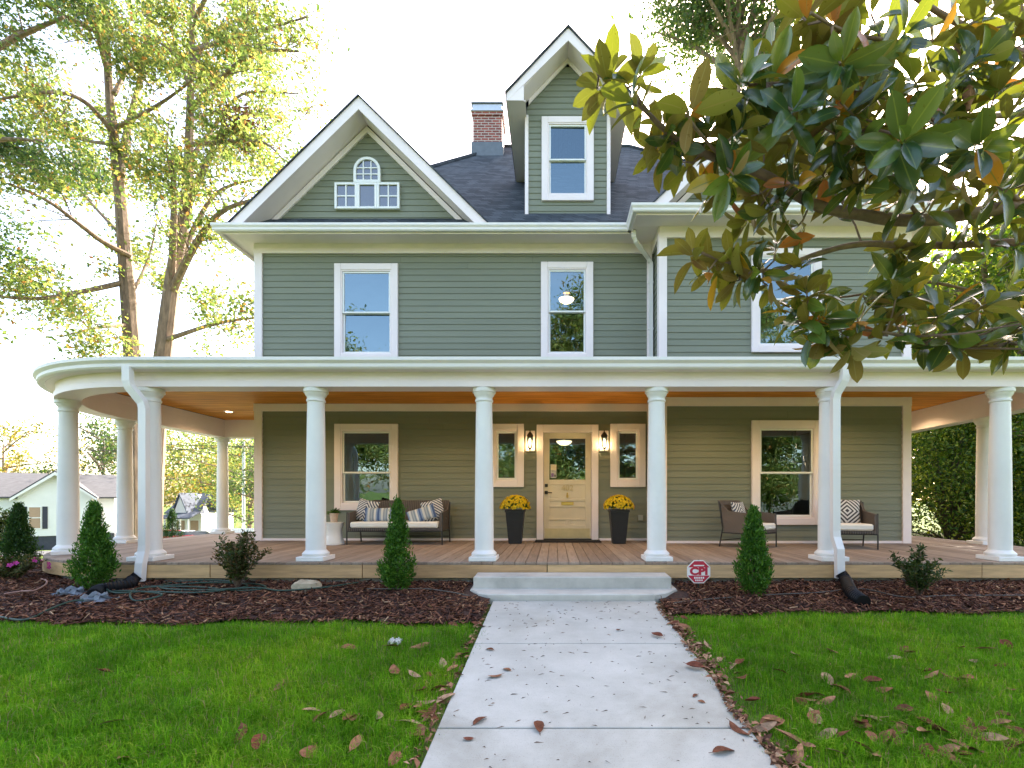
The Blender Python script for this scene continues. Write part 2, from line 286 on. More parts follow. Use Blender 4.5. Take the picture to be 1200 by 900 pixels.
def mk_magnolia():
    """a magnolia leaf really has two sides: glossy green above, rusty felt below; some leaves have turned"""
    m, nt, out = newmat('magnolia_leaf')
    g = nd(nt, 'ShaderNodeNewGeometry')
    top = ramp(nt, (g, 'Random Per Island'), [(0, (0.009, 0.042, 0.022)), (0.5, (0.018, 0.068, 0.026)), (0.80, (0.05, 0.11, 0.026)), (0.945, (0.08, 0.15, 0.03)), (0.955, (0.50, 0.32, 0.02)), (0.98, (0.50, 0.19, 0.02)), (1, (0.42, 0.14, 0.06))])
    bot = ramp(nt, (g, 'Random Per Island'), [(0, (0.21, 0.11, 0.045)), (0.35, (0.21, 0.135, 0.045)), (0.7, (0.21, 0.17, 0.045)), (0.945, (0.20, 0.18, 0.05)), (0.955, (0.50, 0.33, 0.03)), (0.98, (0.45, 0.17, 0.03)), (1, (0.36, 0.13, 0.06))])
    tcol = ramp(nt, (g, 'Random Per Island'), [(0, (0.26, 0.30, 0.03)), (0.5, (0.36, 0.40, 0.03)), (0.945, (0.45, 0.50, 0.03)), (0.955, (0.75, 0.5, 0.02)), (1, (0.6, 0.2, 0.04))])
    tc = nd(nt, 'ShaderNodeTexCoord')
    nz = nd(nt, 'ShaderNodeTexNoise', {'Vector': (tc, 'Object'), 'Scale': 30.0, 'Detail': 4.0})
    bp = nd(nt, 'ShaderNodeBump', {'Height': (nz, 'Fac'), 'Strength': 0.25, 'Distance': 0.004})
    sp = nd(nt, 'ShaderNodeSeparateXYZ', {0: (tc, 'UV')})
    du = nd(nt, 'ShaderNodeMath', {0: (sp, 0), 1: 0.5}, operation='SUBTRACT'); ab = nd(nt, 'ShaderNodeMath', {0: (du, 0)}, operation='ABSOLUTE')
    rib = ramp(nt, (ab, 0), [(0.015, (1, 1, 1)), (0.045, (0, 0, 0))])
    vk = nd(nt, 'ShaderNodeMath', {0: (ab, 0), 1: 0.55}, operation='MULTIPLY'); vv = nd(nt, 'ShaderNodeMath', {0: (sp, 1), 1: (vk, 0)}, operation='SUBTRACT'); v9 = nd(nt, 'ShaderNodeMath', {0: (vv, 0), 1: 11.0}, operation='MULTIPLY'); vf = nd(nt, 'ShaderNodeMath', {0: (v9, 0)}, operation='FRACT')
    vein = ramp(nt, (vf, 0), [(0.0, (0, 0, 0)), (0.08, (1, 1, 1)), (0.92, (1, 1, 1)), (1.0, (0, 0, 0))])
    bp2 = nd(nt, 'ShaderNodeBump', {'Height': (vein, 0), 'Strength': 0.14, 'Distance': 0.0015, 'Normal': (bp, 0)})
    sn = nd(nt, 'ShaderNodeTexNoise', {'Vector': (tc, 'Object'), 'Scale': 55.0, 'Detail': 3.0}); spots = ramp(nt, (sn, 'Fac'), [(0.66, (1, 1, 1)), (0.72, (0.45, 0.30, 0.22))])
    def blend(base, line):
        m1 = nd(nt, 'ShaderNodeMix', data_type='RGBA'); nt.links.new(rib.outputs[0], m1.inputs[0]); nt.links.new(base.outputs[0], m1.inputs[6]); m1.inputs[7].default_value = c4(line)
        m3 = nd(nt, 'ShaderNodeMix', data_type='RGBA', blend_type='MULTIPLY'); m3.inputs[0].default_value = 1; nt.links.new(m1.outputs[2], m3.inputs[6]); nt.links.new(spots.outputs[0], m3.inputs[7]); return m3
    t2, b2 = blend(top, (0.13, 0.17, 0.04)), blend(bot, (0.26, 0.19, 0.08))
    a = nd(nt, 'ShaderNodeBsdfPrincipled', {'Base Color': (t2, 2), 'Roughness': 0.2, 'Specular IOR Level': 0.75, 'Normal': (bp2, 0)})
    b = nd(nt, 'ShaderNodeBsdfPrincipled', {'Base Color': (b2, 2), 'Normal': (bp2, 0), 'Roughness': 0.75, 'Specular IOR Level': 0.2})
    mx = nd(nt, 'ShaderNodeMixShader', {0: (g, 'Backfacing'), 1: (a, 0), 2: (b, 0)})
    t = nd(nt, 'ShaderNodeBsdfTranslucent', {0: (tcol, 0)})
    m2 = nd(nt, 'ShaderNodeMixShader', {0: 0.19, 1: (mx, 0), 2: (t, 0)})
    nt.links.new(m2.outputs[0], out.inputs[0]); return m
M['magleaf'] = mk_magnolia()
# ------------------------------------------------------------------ mesh building
class MB:
    def __init__(s): s.v = []; s.f = []
    def add(s, vs, fs):
        n = len(s.v); s.v += [tuple(v) for v in vs]; s.f += [tuple(i+n for i in f) for f in fs]; return s
    def box(s, x0, x1, y0, y1, z0, z1, bev=0.0):
        if bev <= 0:
            return s.add([(x0,y0,z0),(x1,y0,z0),(x1,y1,z0),(x0,y1,z0),(x0,y0,z1),(x1,y0,z1),(x1,y1,z1),(x0,y1,z1)],
                  [(3,2,1,0),(4,5,6,7),(0,1,5,4),(1,2,6,5),(2,3,7,6),(3,0,4,7)])
        b = bev; vs = []; fs = []
        def ring(z, d): return [(x0+d,y0+b if d == 0 else y0+d,z)]
        # chamfered box: 24 verts
        xs, ys, zs = (x0,x1), (y0,y1), (z0,z1); idx = {}
        for i in (0,1):
            for j in (0,1):
                for k in (0,1):
                    sx, sy, sz = (b if i == 0 else -b), (b if j == 0 else -b), (b if k == 0 else -b)
                    for a, p in enumerate(((xs[i], ys[j]+sy, zs[k]+sz), (xs[i]+sx, ys[j], zs[k]+sz), (xs[i]+sx, ys[j]+sy, zs[k]))):
                        idx[i,j,k,a] = len(vs); vs.append(p)
        for i in (0,1):
            q = [idx[i,0,0,0], idx[i,1,0,0], idx[i,1,1,0], idx[i,0,1,0]]; fs.append(tuple(q if i else q[::-1]))
            q = [idx[0,i,0,1], idx[1,i,0,1], idx[1,i,1,1], idx[0,i,1,1]]; fs.append(tuple(q[::-1] if i else q))
            q = [idx[0,0,i,2], idx[1,0,i,2], idx[1,1,i,2], idx[0,1,i,2]]; fs.append(tuple(q if i else q[::-1]))
        for j in (0,1):
            for k in (0,1): fs.append((idx[0,j,k,1], idx[1,j,k,1], idx[1,j,k,2], idx[0,j,k,2]))
        for i in (0,1):
            for k in (0,1): fs.append((idx[i,0,k,0], idx[i,1,k,0], idx[i,1,k,2], idx[i,0,k,2]))
        for i in (0,1):
            for j in (0,1): fs.append((idx[i,j,0,0], idx[i,j,1,0], idx[i,j,1,1], idx[i,j,0,1]))
        for i in (0,1):
            for j in (0,1):
                for k in (0,1): fs.append(tuple(idx[i,j,k,a] for a in range(3)))
        return s.add(vs, fs)
    def obox(s, c, ax, ay, az, hx, hy, hz):
        c = Vector(c); vs = []
        for k in (-1,1):
            for (i,j) in ((-1,-1),(1,-1),(1,1),(-1,1)): vs.append(c+ax*hx*i+ay*hy*j+az*hz*k)
        return s.add(vs, [(3,2,1,0),(4,5,6,7),(0,1,5,4),(1,2,6,5),(2,3,7,6),(3,0,4,7)])
    def tube(s, pts, rad, n=8, caps=True, squash=None):
        pts = [Vector(p) for p in pts]; m = len(pts)
        if not hasattr(rad, '__len__'): rad = [rad]*m
        up = None; base = len(s.v); fs = []
        for i, p in enumerate(pts):
            t = (pts[min(i+1,m-1)]-pts[max(i-1,0)])
            if t.length < 1e-9: t = Vector((0,0,1))
            t.normalize()
            if up is None:
                up = Vector((0,0,1)) if abs(t.z) < 0.9 else Vector((0,1,0))
            a = up-t*up.dot(t)
            if a.length < 1e-6: a = t.orthogonal()
            a.normalize(); b = t.cross(a); up = a
            for k in range(n):
                th = 2*math.pi*k/n
                s.v.append(tuple(p+a*(math.cos(th)*rad[i]*(squash[0] if squash else 1))+b*(math.sin(th)*rad[i]*(squash[1] if squash else 1))))
        for i in range(m-1):
            for k in range(n):
                q = base+i*n; fs.append((q+k, q+(k+1)%n, q+n+(k+1)%n, q+n+k))
        if caps: fs.append(tuple(base+k for k in range(n))[::-1]); fs.append(tuple(base+(m-1)*n+k for k in range(n)))
        s.f += fs; return s
    def bar(s, pts, w, d):
        """flat rectangular tube through pts; w across (x), d along the other way"""
        pts = [Vector(p) for p in pts]; base = len(s.v); m = len(pts)
        for i, p in enumerate(pts):
            t = (pts[min(i+1,m-1)]-pts[max(i-1,0)]).normalized()
            x = Vector((1,0,0)); x = (x-t*x.dot(t)).normalized(); y = t.cross(x)
            for (a, b) in ((-1,-1),(1,-1),(1,1),(-1,1)): s.v.append(tuple(p+x*a*w/2+y*b*d/2))
        for i in range(m-1):
            for k in range(4):
                q = base+i*4; s.f.append((q+k, q+(k+1)%4, q+4+(k+1)%4, q+4+k))
        s.f.append((base+3,base+2,base+1,base)); q = base+(m-1)*4; s.f.append((q,q+1,q+2,q+3)); return s
    def lathe(s, prof, c=(0,0,0), n=24):
        base = len(s.v)
        for (r, z) in prof:
            for k in range(n):
                th = 2*math.pi*k/n; s.v.append((c[0]+r*math.cos(th), c[1]+r*math.sin(th), c[2]+z))
        for i in range(len(prof)-1):
            for k in range(n):
                q = base+i*n; s.f.append((q+k, q+(k+1)%n, q+n+(k+1)%n, q+n+k))
        s.f.append(tuple(base+k for k in range(n))[::-1]); q = base+(len(prof)-1)*n; s.f.append(tuple(q+k for k in range(n)))
        return s
    def prism(s, poly, y0, y1):
        """polygon in x/z extruded along y"""
        n = len(poly)
        return s.add([(x,y0,z) for x,z in poly]+[(x,y1,z) for x,z in poly], [tuple(range(n)), tuple(range(2*n-1,n-1,-1))]+[(i+n,(i+1)%n+n,(i+1)%n,i) for i in range(n)])
    def slab(s, poly3, off):
        """thick polygon: poly3 (3D) and its copy moved by off"""
        n = len(poly3); off = Vector(off); p = [Vector(q) for q in poly3]
        return s.add(p+[q+off for q in p], [tuple(range(n)), tuple(range(2*n-1,n-1,-1))]+[(i+n,(i+1)%n+n,(i+1)%n,i) for i in range(n)])
    def sweep(s, path, prof, closed_prof=True, caps=True):
        n = len(prof); base = len(s.v); m = len(path)
        for i in range(m):
            p = Vector(path[i]); d0 = (Vector(path[i])-Vector(path[i-1])).normalized() if i > 0 else None
            d1 = (Vector(path[i+1])-Vector(path[i])).normalized() if i < m-1 else None
            d0 = d0 or d1; d1 = d1 or d0
            n0 = Vector((-d0.y,d0.x)); n1 = Vector((-d1.y,d1.x)); nn = n0+n1; nn = nn*(1.0/max(0.2,(1+n0.dot(n1))))
            for (o, z) in prof: q = p+nn*o; s.v.append((q.x, q.y, z))
        k2 = n if closed_prof else n-1
        for i in range(m-1):
            for k in range(k2):
                a = base+i*n; s.f.append((a+k, a+(k+1)%n, a+n+(k+1)%n, a+n+k))
        if caps and closed_prof:
            s.f.append(tuple(base+k for k in range(n))); q = base+(m-1)*n; s.f.append(tuple(q+k for k in range(n))[::-1])
        return s
    def build(s, name, mat, parent=None, smooth=False):
        me = bpy.data.meshes.new(name); me.from_pydata(s.v, [], s.f); me.update()
        return link(name, me, mat, parent, smooth)
def link(name, me, mat, parent=None, smooth=False):
    for mm in (mat if isinstance(mat, (list, tuple)) else [mat]): me.materials.append(M[mm] if isinstance(mm, str) else mm)
    if smooth:
        me.polygons.foreach_set('use_smooth', [True]*len(me.polygons))
        try: me.set_sharp_from_angle(angle=R(42))
        except Exception: pass
    o = bpy.data.objects.new(name, me); COL.objects.link(o)
    if parent is not None:
        o.parent = parent; o.matrix_parent_inverse = WORLD(parent).inverted()
    return o
def WORLD(o):
    m = o.matrix_basis.copy()
    if o.parent is not None: m = WORLD(o.parent) @ o.matrix_parent_inverse @ m
    return m
def tag(o, label=None, cat=None, group=None, kind=None):
    if label: o['label'] = label
    if cat: o['category'] = cat
    if group: o['group'] = group
    if kind: o['kind'] = kind
    return o
def thing(name, label, cat, loc=(0,0,0), group=None):
    o = bpy.data.objects.new(name, None); COL.objects.link(o); o.location = loc; o.empty_display_size = 0.2
    return tag(o, label, cat, group)
def kids(o): return [c for c in bpy.data.objects if c.parent == o]
def copy_tree(o, parent=None):
    c = o.copy(); COL.objects.link(c)
    if parent is not None: c.parent = parent
    for ch in kids(o): copy_tree(ch, c)
    return c
def np_mesh(name, verts, nper, faces_local, mat, parent=None, smooth=False):
    """verts (N, nper, 3); every item has the same local faces (all with equal side count)"""
    N = verts.shape[0]; fl = np.array(faces_local, dtype=np.int32); k = fl.shape[1]
    loops = (np.arange(N, dtype=np.int32)[:, None, None]*nper+fl[None]).reshape(-1)
    me = bpy.data.meshes.new(name)
    me.vertices.add(N*nper); me.vertices.foreach_set('co', verts.astype(np.float32).reshape(-1))
    nf = N*fl.shape[0]; me.loops.add(len(loops)); me.loops.foreach_set('vertex_index', loops)
    me.polygons.add(nf); me.polygons.foreach_set('loop_start', np.arange(0, nf*k, k, dtype=np.int32))
    me.update(calc_edges=True)
    o = link(name, me, mat, parent)
    if smooth: me.polygons.foreach_set('use_smooth', [True]*len(me.polygons))
    return o
def unit(a): return a/np.maximum(1e-9, np.linalg.norm(a, axis=-1, keepdims=True))
def leaves(name, cen, size, mat, parent=None, aspect=0.5, up=0.5, jitter=0.4, fold=0.15, dirs=None):
    """diamond-shaped folded leaves at the points cen"""
    cen = np.asarray(cen, dtype=float); N = len(cen)
    d = rng.normal(size=(N, 3)) if dirs is None else unit(np.asarray(dirs))+rng.normal(size=(N, 3))*0.35
    d = unit(d)
    nrm = rng.normal(size=(N, 3)); nrm[:, 2] = np.abs(nrm[:, 2])+up; nrm = unit(nrm-d*np.sum(nrm*d, axis=1, keepdims=True))
    sd = np.cross(d, nrm); L = (size*(1+jitter*(rng.random(N)-0.5)*2))[:, None]
    W = L*aspect*0.5
    v = np.stack([cen-d*L*0.5, cen+sd*W+nrm*L*fold-d*L*0.05, cen+d*L*0.5, cen-sd*W+nrm*L*fold-d*L*0.05], axis=1)
    return np_mesh(name, v, 4, [(0,1,2),(0,2,3)], mat, parent)
# ------------------------------------------------------------------ ground
def ground_z(x, y):
    """eye-relative height of the terrain"""
    z = -1.438+0.054*min(y, 6.2) if y > -30 else -1.438+0.054*-30
    if y < 0: z = -1.438+0.03*max(y, -30)
    if y > 9:
        k = min(1.0, max(0.0, (-7.0-x)/4.0)); k = k*k*(3-2*k)
        z -= k*0.077*(min(y, 48)-9)
    if x < -8.5: z -= 0.05*min(-8.5-x, 8)*min(1, max(0, (y-4)/4))
    return z
def build_ground():
    xs = sorted(set([round(-14+i*0.5, 2) for i in range(57)]+[-400,-250,-150,-90,-70,-55,-45,-38,-32,-27,-23,-20,-17.5,-15.5,16,19,24,32,45,70,110,180,300,400]))
    ys = sorted(set([round(-2+i*0.5, 2) for i in range(33)]+[-200,-120,-70,-45,-30,-20,-12,-7,-4,16,18,21,25,30,36,42,48,55,65,80,110,160,260,400]))
    v = []; f = []
    for y in ys:
        for x in xs: v.append((x, y, ground_z(x, y)-0.02))
    n = len(xs)
    for j in range(len(ys)-1):
        for i in range(n-1): f.append((j*n+i, j*n+i+1, (j+1)*n+i+1, (j+1)*n+i))
    o = MB().add(v, f).build('ground', 'ground', None, True); o['kind'] = 'structure'
build_ground()
# path: slabs from the steps towards the street
WL, WR = lambda y: -0.66*1.03, lambda y: 1.10
def path_edges(y): return (-0.685+0.012*(5.42-max(y, 0)), 1.122-0.014*(5.42-max(y, 0)))
JY = [5.42, 4.06, 2.71, 1.35, 0.0, -1.45, -2.95, -4.45]
def build_path():
    b = MB()
    for y1, y0 in zip(JY[:-1], JY[1:]):
        a, c = y0+0.007, y1-0.007; z0, z1 = ground_z(0, a)+0.022, ground_z(0, c)+0.022; e = 0.004
        x0, x1 = path_edges(a); x2, x3 = path_edges(c)
        vs = [(x0,a,z0-0.12),(x1,a,z0-0.12),(x3,c,z1-0.12),(x2,c,z1-0.12),(x0,a,z0-e),(x1,a,z0-e),(x3,c,z1-e),(x2,c,z1-e),
              (x0+e,a+e,z0),(x1-e,a+e,z0),(x3-e,c-e,z1),(x2+e,c-e,z1)]
        b.add(vs, [(0,1,5,4),(1,2,6,5),(2,3,7,6),(3,0,4,7),(4,5,9,8),(5,6,10,9),(6,7,11,10),(7,4,8,11),(8,9,10,11)])
    o = b.build('path', 'walk'); o['kind'] = 'structure'
    q = MB()
    for y in JY[1:-1]: z = ground_z(0, y)+0.022-0.009; x0, x1 = path_edges(y); q.add([(x0, y-0.007, z), (x1, y-0.007, z), (x1, y+0.007, z), (x0, y+0.007, z)], [(0,1,2,3)])
    o = q.build('path_joints', 'soil'); o['kind'] = 'structure'
build_path()
# mulch beds either side of the steps
def bed_front(x):
    w = 0.07*math.sin(x*2.3+1)+0.05*math.sin(x*5.7)
    if x < 0: return 4.72-0.05*max(0, -x-4)+w*0.8
    return 4.98+0.02*x+w*0.6
def bed_back(x):
    if x < -8.4: return 8.6
    if x < -5.4: return 8.85-math.sqrt(max(0.02, 2.62**2-min(2.6, (-5.42-x))**2))
    return 6.22
def bed_h(x, y):
    f, bk = bed_front(x), bed_back(x); t = (y-f)/max(0.2, bk-f)
    return ground_z(x, y)+0.055*math.sin(math.pi*min(1, max(0, t))*0.6+0.12)+0.012*math.sin(x*7+y*5)*math.sin(y*9-x*3)
def build_bed(xa, xb):
    b = MB(); n = int((xb-xa)/0.12); v = []; f = []; k = 14
    for i in range(n+1):
        x = xa+(xb-xa)*i/n; f0, f1 = bed_front(x), bed_back(x)+0.15
        for j in range(k+1): y = f0+(f1-f0)*j/k; v.append((x, y, bed_h(x, y)))
    for i in range(n):
        for j in range(k): a = i*(k+1)+j; f.append((a, a+k+1, a+k+2, a+1))
    o = b.add(v, f).build('mulch_bed', 'mulchbase', None, True); o['kind'] = 'structure'
build_bed(-10.5, -0.72); build_bed(1.17, 9.5)
def build_chips():
    N = 30000
    x = np.where(rng.random(N) < 0.52, rng.uniform(-10.4, -0.72, N), rng.uniform(1.17, 9.4, N))
    y = np.empty(N); z = np.empty(N); keep = np.ones(N, bool)
    for i in range(N):
        f0, f1 = bed_front(x[i])-0.06, bed_back(x[i]); y[i] = f0+(f1-f0)*rng.random(); z[i] = bed_h(x[i], y[i])+0.006+0.022*rng.random()
    th = rng.uniform(0, 2*np.pi, N); tl = rng.normal(0, 0.33, N); rl = rng.normal(0, 0.5, N)
    d = np.stack([np.cos(th)*np.cos(tl), np.sin(th)*np.cos(tl), np.sin(tl)], 1)
    s = np.stack([-np.sin(th)*np.cos(rl), np.cos(th)*np.cos(rl), np.sin(rl)], 1); u = np.cross(d, s)
    L = (0.018+0.045*rng.random(N)**2)[:, None]; W = (0.005+0.010*rng.random(N))[:, None]
    c = np.stack([x, y, z], 1); T = 0.004; ok = ~((x > -1.06) & (x < 1.52) & (y > 5.40)); c, d, s, u, L, W = c[ok], d[ok], s[ok], u[ok], L[ok], W[ok]
    v = np.stack([c-d*L-s*W, c+d*L-s*W*0.6, c+d*L*0.9+s*W*0.7, c-d*L*0.95+s*W, c-d*L*0.9+u*T, c+d*L*0.9+u*T*1.2], 1)
    o = np_mesh('mulch', v, 6, [(0,1,5,4),(4,5,2,3),(0,3,2,1)], 'mulch'); 
    tag(o, 'dark reddish brown shredded wood mulch covering both planting beds', 'mulch', kind='stuff')
build_chips()
# grass
PATCH = lambda x, y: 0.5+0.5*np.sin(x*1.9+np.sin(y*2.1)*1.3)*np.sin(y*2.7+np.cos(x*1.3)*1.1)
def build_grass():
    P = []
    def area(xa, xb, ya, yb, dens):
        n = int((xb-xa)*(yb-ya)*dens); P.append(np.stack([rng.uniform(xa, xb, n), rng.uniform(ya, yb, n)], 1))
    for (xa, xb) in ((-7.5, -0.60), (1.04, 6.6)):
        area(xa, xb, 1.6, 3.0, 9500); area(xa, xb, 3.0, 4.0, 7500); area(xa, xb, 4.0, 5.1, 6000)
        area(xa, xb, -0.5, 1.6, 2500)
    p = np.concatenate(P); x, y = p[:, 0], p[:, 1]
    bf = np.array([bed_front(a) for a in np.linspace(-8, 8, 641)]); bfx = np.interp(x, np.linspace(-8, 8, 641), bf)
    edge = np.clip((bfx+0.03-y)/0.35, 0, 1)
    lx = -0.70+0.012*(5.42-y); rx = 1.15-0.014*(5.42-y)
    side = np.clip(np.where(x < 0, lx-x, x-rx)/np.where(x < 0, 0.12, 0.32), 0, 1)
    thin = 0.30+0.70*np.minimum(edge, 1)
    bare = np.clip(PATCH(x, y)*1.5-0.95, 0, 1)*np.clip((y-3.2)/1.0, 0, 1)*(x < 0)
    keep = (y < bfx+0.04) & (rng.random(len(x)) < thin*(0.25+0.75*side)*(1-0.75*bare))
    x, y, edge, side = x[keep], y[keep], edge[keep], side[keep]; N = len(x)
    z = np.where(y > 0, -1.438+0.054*y, -1.438+0.03*y)-0.018
    clump = 0.5+0.5*np.sin(x*9+np.sin(y*7)*2)*np.sin(y*8.3+np.sin(x*5)*2)
    h = (0.036+0.055*rng.random(N)+0.035*clump)*(0.45+0.55*edge)*(0.6+0.4*side)
    h *= np.where(rng.random(N) < 0.04, 1.5, 1.0)
    th = rng.uniform(0, 2*np.pi, N); lean = rng.uniform(0.25, 1.25, N)
    ld = np.stack([np.cos(th), np.sin(th), np.zeros(N)], 1); w = np.stack([-np.sin(th), np.cos(th), np.zeros(N)], 1)
    W = (0.0013+0.0013*rng.random(N))[:, None]; H = h[:, None]; up = np.array([[0, 0, 1.0]])
    c = np.stack([x, y, z], 1); ln = lean[:, None]
    m = c+up*H*0.6+ld*H*0.25*ln; t = c+up*H*(1-0.35*ln)+ld*H*0.85*ln
    v = np.stack([c-w*W, c+w*W, m+w*W*0.85, m-w*W*0.85, t], 1)
    # two faces per blade: quad split in triangles so that every face has 3 sides
    o = np_mesh('grass', v, 5, [(0,1,2),(0,2,3),(3,2,4)], 'grass')
    tag(o, 'lush green lawn grass on both sides of the front walk', 'grass', kind='stuff'); print('blades', N)
build_grass()
# ------------------------------------------------------------------ THE HOUSE
YL, YR = 9.5, 8.9
DECK = -0.79
house = thing('house', 'sage green clapboard house with white columned wraparound porch', 'house', (0.3, 14.0, -1.1))
def cut(u0, u1, holes):
    segs = [(u0, u1)]
    for (a, b) in holes:
        out = []
        for (s, e) in segs:
            if b <= s or a >= e: out.append((s, e))
            else:
                if a > s: out.append((s, a))
                if b < e: out.append((b, e))
        segs = out
    return [q for q in segs if q[1]-q[0] > 0.005]
LAP = 0.1205
def siding(b, axis, pos, sgn, span, z0, z1, holes=()):
    """lapped boards on a wall; axis 'x': wall runs along x at y=pos and faces sgn*y. span(zmid) -> (u0, u1)"""
    n = int(round((z1-z0)/LAP))
    for i in range(n):
        a = z0+i*LAP; c = a+LAP; mid = (a+c)/2
        u = span(a), span(c)
        if u[0] is None: continue
        segs = cut(u[0][0], u[0][1], [(h[0], h[1]) for h in holes if h[2] < mid < h[3]])
        pieces = []
        for (s, e) in segs:
            cur = s
            while e-cur > 3.2:
                nx = cur+random.uniform(1.4, 3.0); pieces.append((cur, nx-0.0025)); cur = nx
            pieces.append((cur, e))
        for (s, e) in pieces:
            o0, o1 = 0.016, 0.004
            s1, e1 = s, e
            if u[1] is not None and u[1] != u[0]:
                if s == u[0][0]: s1 = u[1][0]
                if e == u[0][1]: e1 = u[1][1]
            if axis == 'x': P = lambda uu, oo, zz: (uu, pos+sgn*oo, zz)
            else: P = lambda uu, oo, zz: (pos+sgn*oo, uu, zz)
            b.add([P(s,o0,a), P(e,o0,a), P(e1,o1,c), P(s1,o1,c), P(s,o1-0.002,a), P(e,o1-0.002,a)], [(0,1,2,3), (4,5,1,0)])
# window list: (x0,x1,z0,z1 outer casing, wall y, casing width, meeting rail z, glass bottom)
WINS = [(-4.283, -3.05, 2.72, 4.60, YL, 0.125, 3.64), (-0.267, 0.75, 2.72, 4.63, YL, 0.125, 3.66), (-4.283, -3.05, -0.20, 1.483, YL, 0.125, 0.52),
        (3.59, 4.86, -0.453, 1.452, YR, 0.125, 0.484), (3.59, 4.86, 2.69, 4.58, YR, 0.125, 3.65)]
SIDEL = [(-1.28, -0.60, 0.25, 1.483, YL), (1.083, 1.767, 0.25, 1.483, YL)]
DOOR = (-0.217, 0.717, DECK, 1.317)
def holes(y):
    h = [(w[0]+0.09, w[1]-0.09, w[2]+0.09, w[3]-0.09) for w in WINS if w[4] == y]
    h += [(w[0]+0.09, w[1]-0.09, w[2]+0.09, w[3]-0.09) for w in SIDEL if w[4] == y]
    if y == YL: h.append((DOOR[0]-0.03, DOOR[1]+0.03, DOOR[2]-0.1, DOOR[3]+0.03))
    return h
XL, XM, XR, YB = -5.80, 1.94, 6.45, 20.0
ZF = 5.03
b = MB()
siding(b, 'x', YL, -1, lambda z: (XL, XM+0.02), DECK, ZF, holes(YL))
siding(b, 'x', YR, -1, lambda z: (XM, XR), DECK, ZF, holes(YR))
siding(b, 'y', XL, -1, lambda z: (YL, YB), DECK, ZF)
siding(b, 'y', XR, 1, lambda z: (YR, YB), DECK, ZF)
siding(b, 'y', XM, -1, lambda z: (YR, YL), DECK, ZF)
siding(b, 'x', YB, 1, lambda z: (XL, XR), DECK, ZF)
# gable walls
GL, GR, GH, GS = -3.65, 4.12, 7.51, 0.98
def gspan(cx, top, marg=0.30):
    def f(z):
        hw = (top-marg-z)/GS
        return (cx-hw, cx+hw) if hw > 0.01 else (cx-0.005, cx+0.005)
    return f
siding(b, 'x', YL, -1, gspan(GL, GH), 5.15, 7.15)
siding(b, 'x', YR, -1, gspan(GR, GH), 5.15, 7.15)
b.build('wall', 'siding', house)
# inner floors and dark rooms
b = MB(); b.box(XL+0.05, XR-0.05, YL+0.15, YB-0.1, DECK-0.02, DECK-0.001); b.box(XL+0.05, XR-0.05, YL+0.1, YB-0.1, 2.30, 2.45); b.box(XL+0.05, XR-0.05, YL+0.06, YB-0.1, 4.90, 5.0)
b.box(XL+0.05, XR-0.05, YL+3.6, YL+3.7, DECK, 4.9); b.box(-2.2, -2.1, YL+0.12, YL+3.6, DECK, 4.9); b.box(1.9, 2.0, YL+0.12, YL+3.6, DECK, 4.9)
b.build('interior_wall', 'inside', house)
# foundation
b = MB(); b.box(XL+0.03, XR-0.03, YL+0.1, YB-0.03, -2.6, DECK-0.025); b.build('foundation', 'found', house)
# frieze, trim and corner boards
b = MB()
b.box(XL-0.03, XM-0.02, YL-0.05, YL-0.005, 4.80, ZF); b.box(XM-0.028, XR+0.03, YR-0.05, YR-0.005, 4.78, ZF)
b.box(XL-0.05, XL-0.005, YL-0.048, YB, 4.80, ZF); b.box(XR+0.005, XR+0.05, YR-0.048, YB, 4.78, ZF); b.box(XM-0.05, XM-0.003, YR-0.02, YL-0.052, 4.79, ZF)
b.build('frieze_board', 'trim', house)
b = MB()
b.box(XL-0.02, XM-0.03, YL-0.052, YL-0.004, 1.73, 1.872); b.box(XM-0.02, XR+0.02, YR-0.052, YR-0.004, 1.715, 1.872)
b.box(XL-0.052, XL-0.004, YL-0.05, 11.6, 1.73, 1.872); b.box(XR+0.004, XR+0.052, YR-0.05, 13, 1.715, 1.872)
b.build('porch_trim_board', 'trim', house)
b = MB(); b.box(XL, DOOR[0]-0.14, YL-0.032, YL-0.004, DECK+0.002, DECK+0.045); b.box(DOOR[1]+0.14, XM, YL-0.032, YL-0.004, DECK+0.002, DECK+0.045); b.box(XM, XR, YR-0.032, YR-0.004, DECK+0.002, DECK+0.045)
b.build('base_trim', 'trim', house)
def corner(x, y, sx, w=0.105, z0=DECK+0.001, z1=4.81):
    q = MB(); d = 0.045
    q.box(min(x-sx*d, x+sx*-d), max(x-sx*d, x-sx*d)+0.0001, 0, 0, 0, 0) if False else None
    if sx < 0: q.box(x-d, x+w, y-d, y-0.003, z0, z1); q.box(x-d, x-0.003, y-0.002, y+w, z0, z1)
    else: q.box(x-w, x+d, y-d, y-0.003, z0, z1); q.box(x+0.003, x+d, y-0.002, y+w, z0, z1)
    q.build('corner_board', 'trim', house)
corner(XL, YL, -1); corner(XM, YR, -1); corner(XR, YR, 1)
q = MB(); q.box(XM-0.14, XM-0.048, YL-0.045, YL-0.003, DECK+0.001, 4.80); q.build('corner_board', 'trim', house)
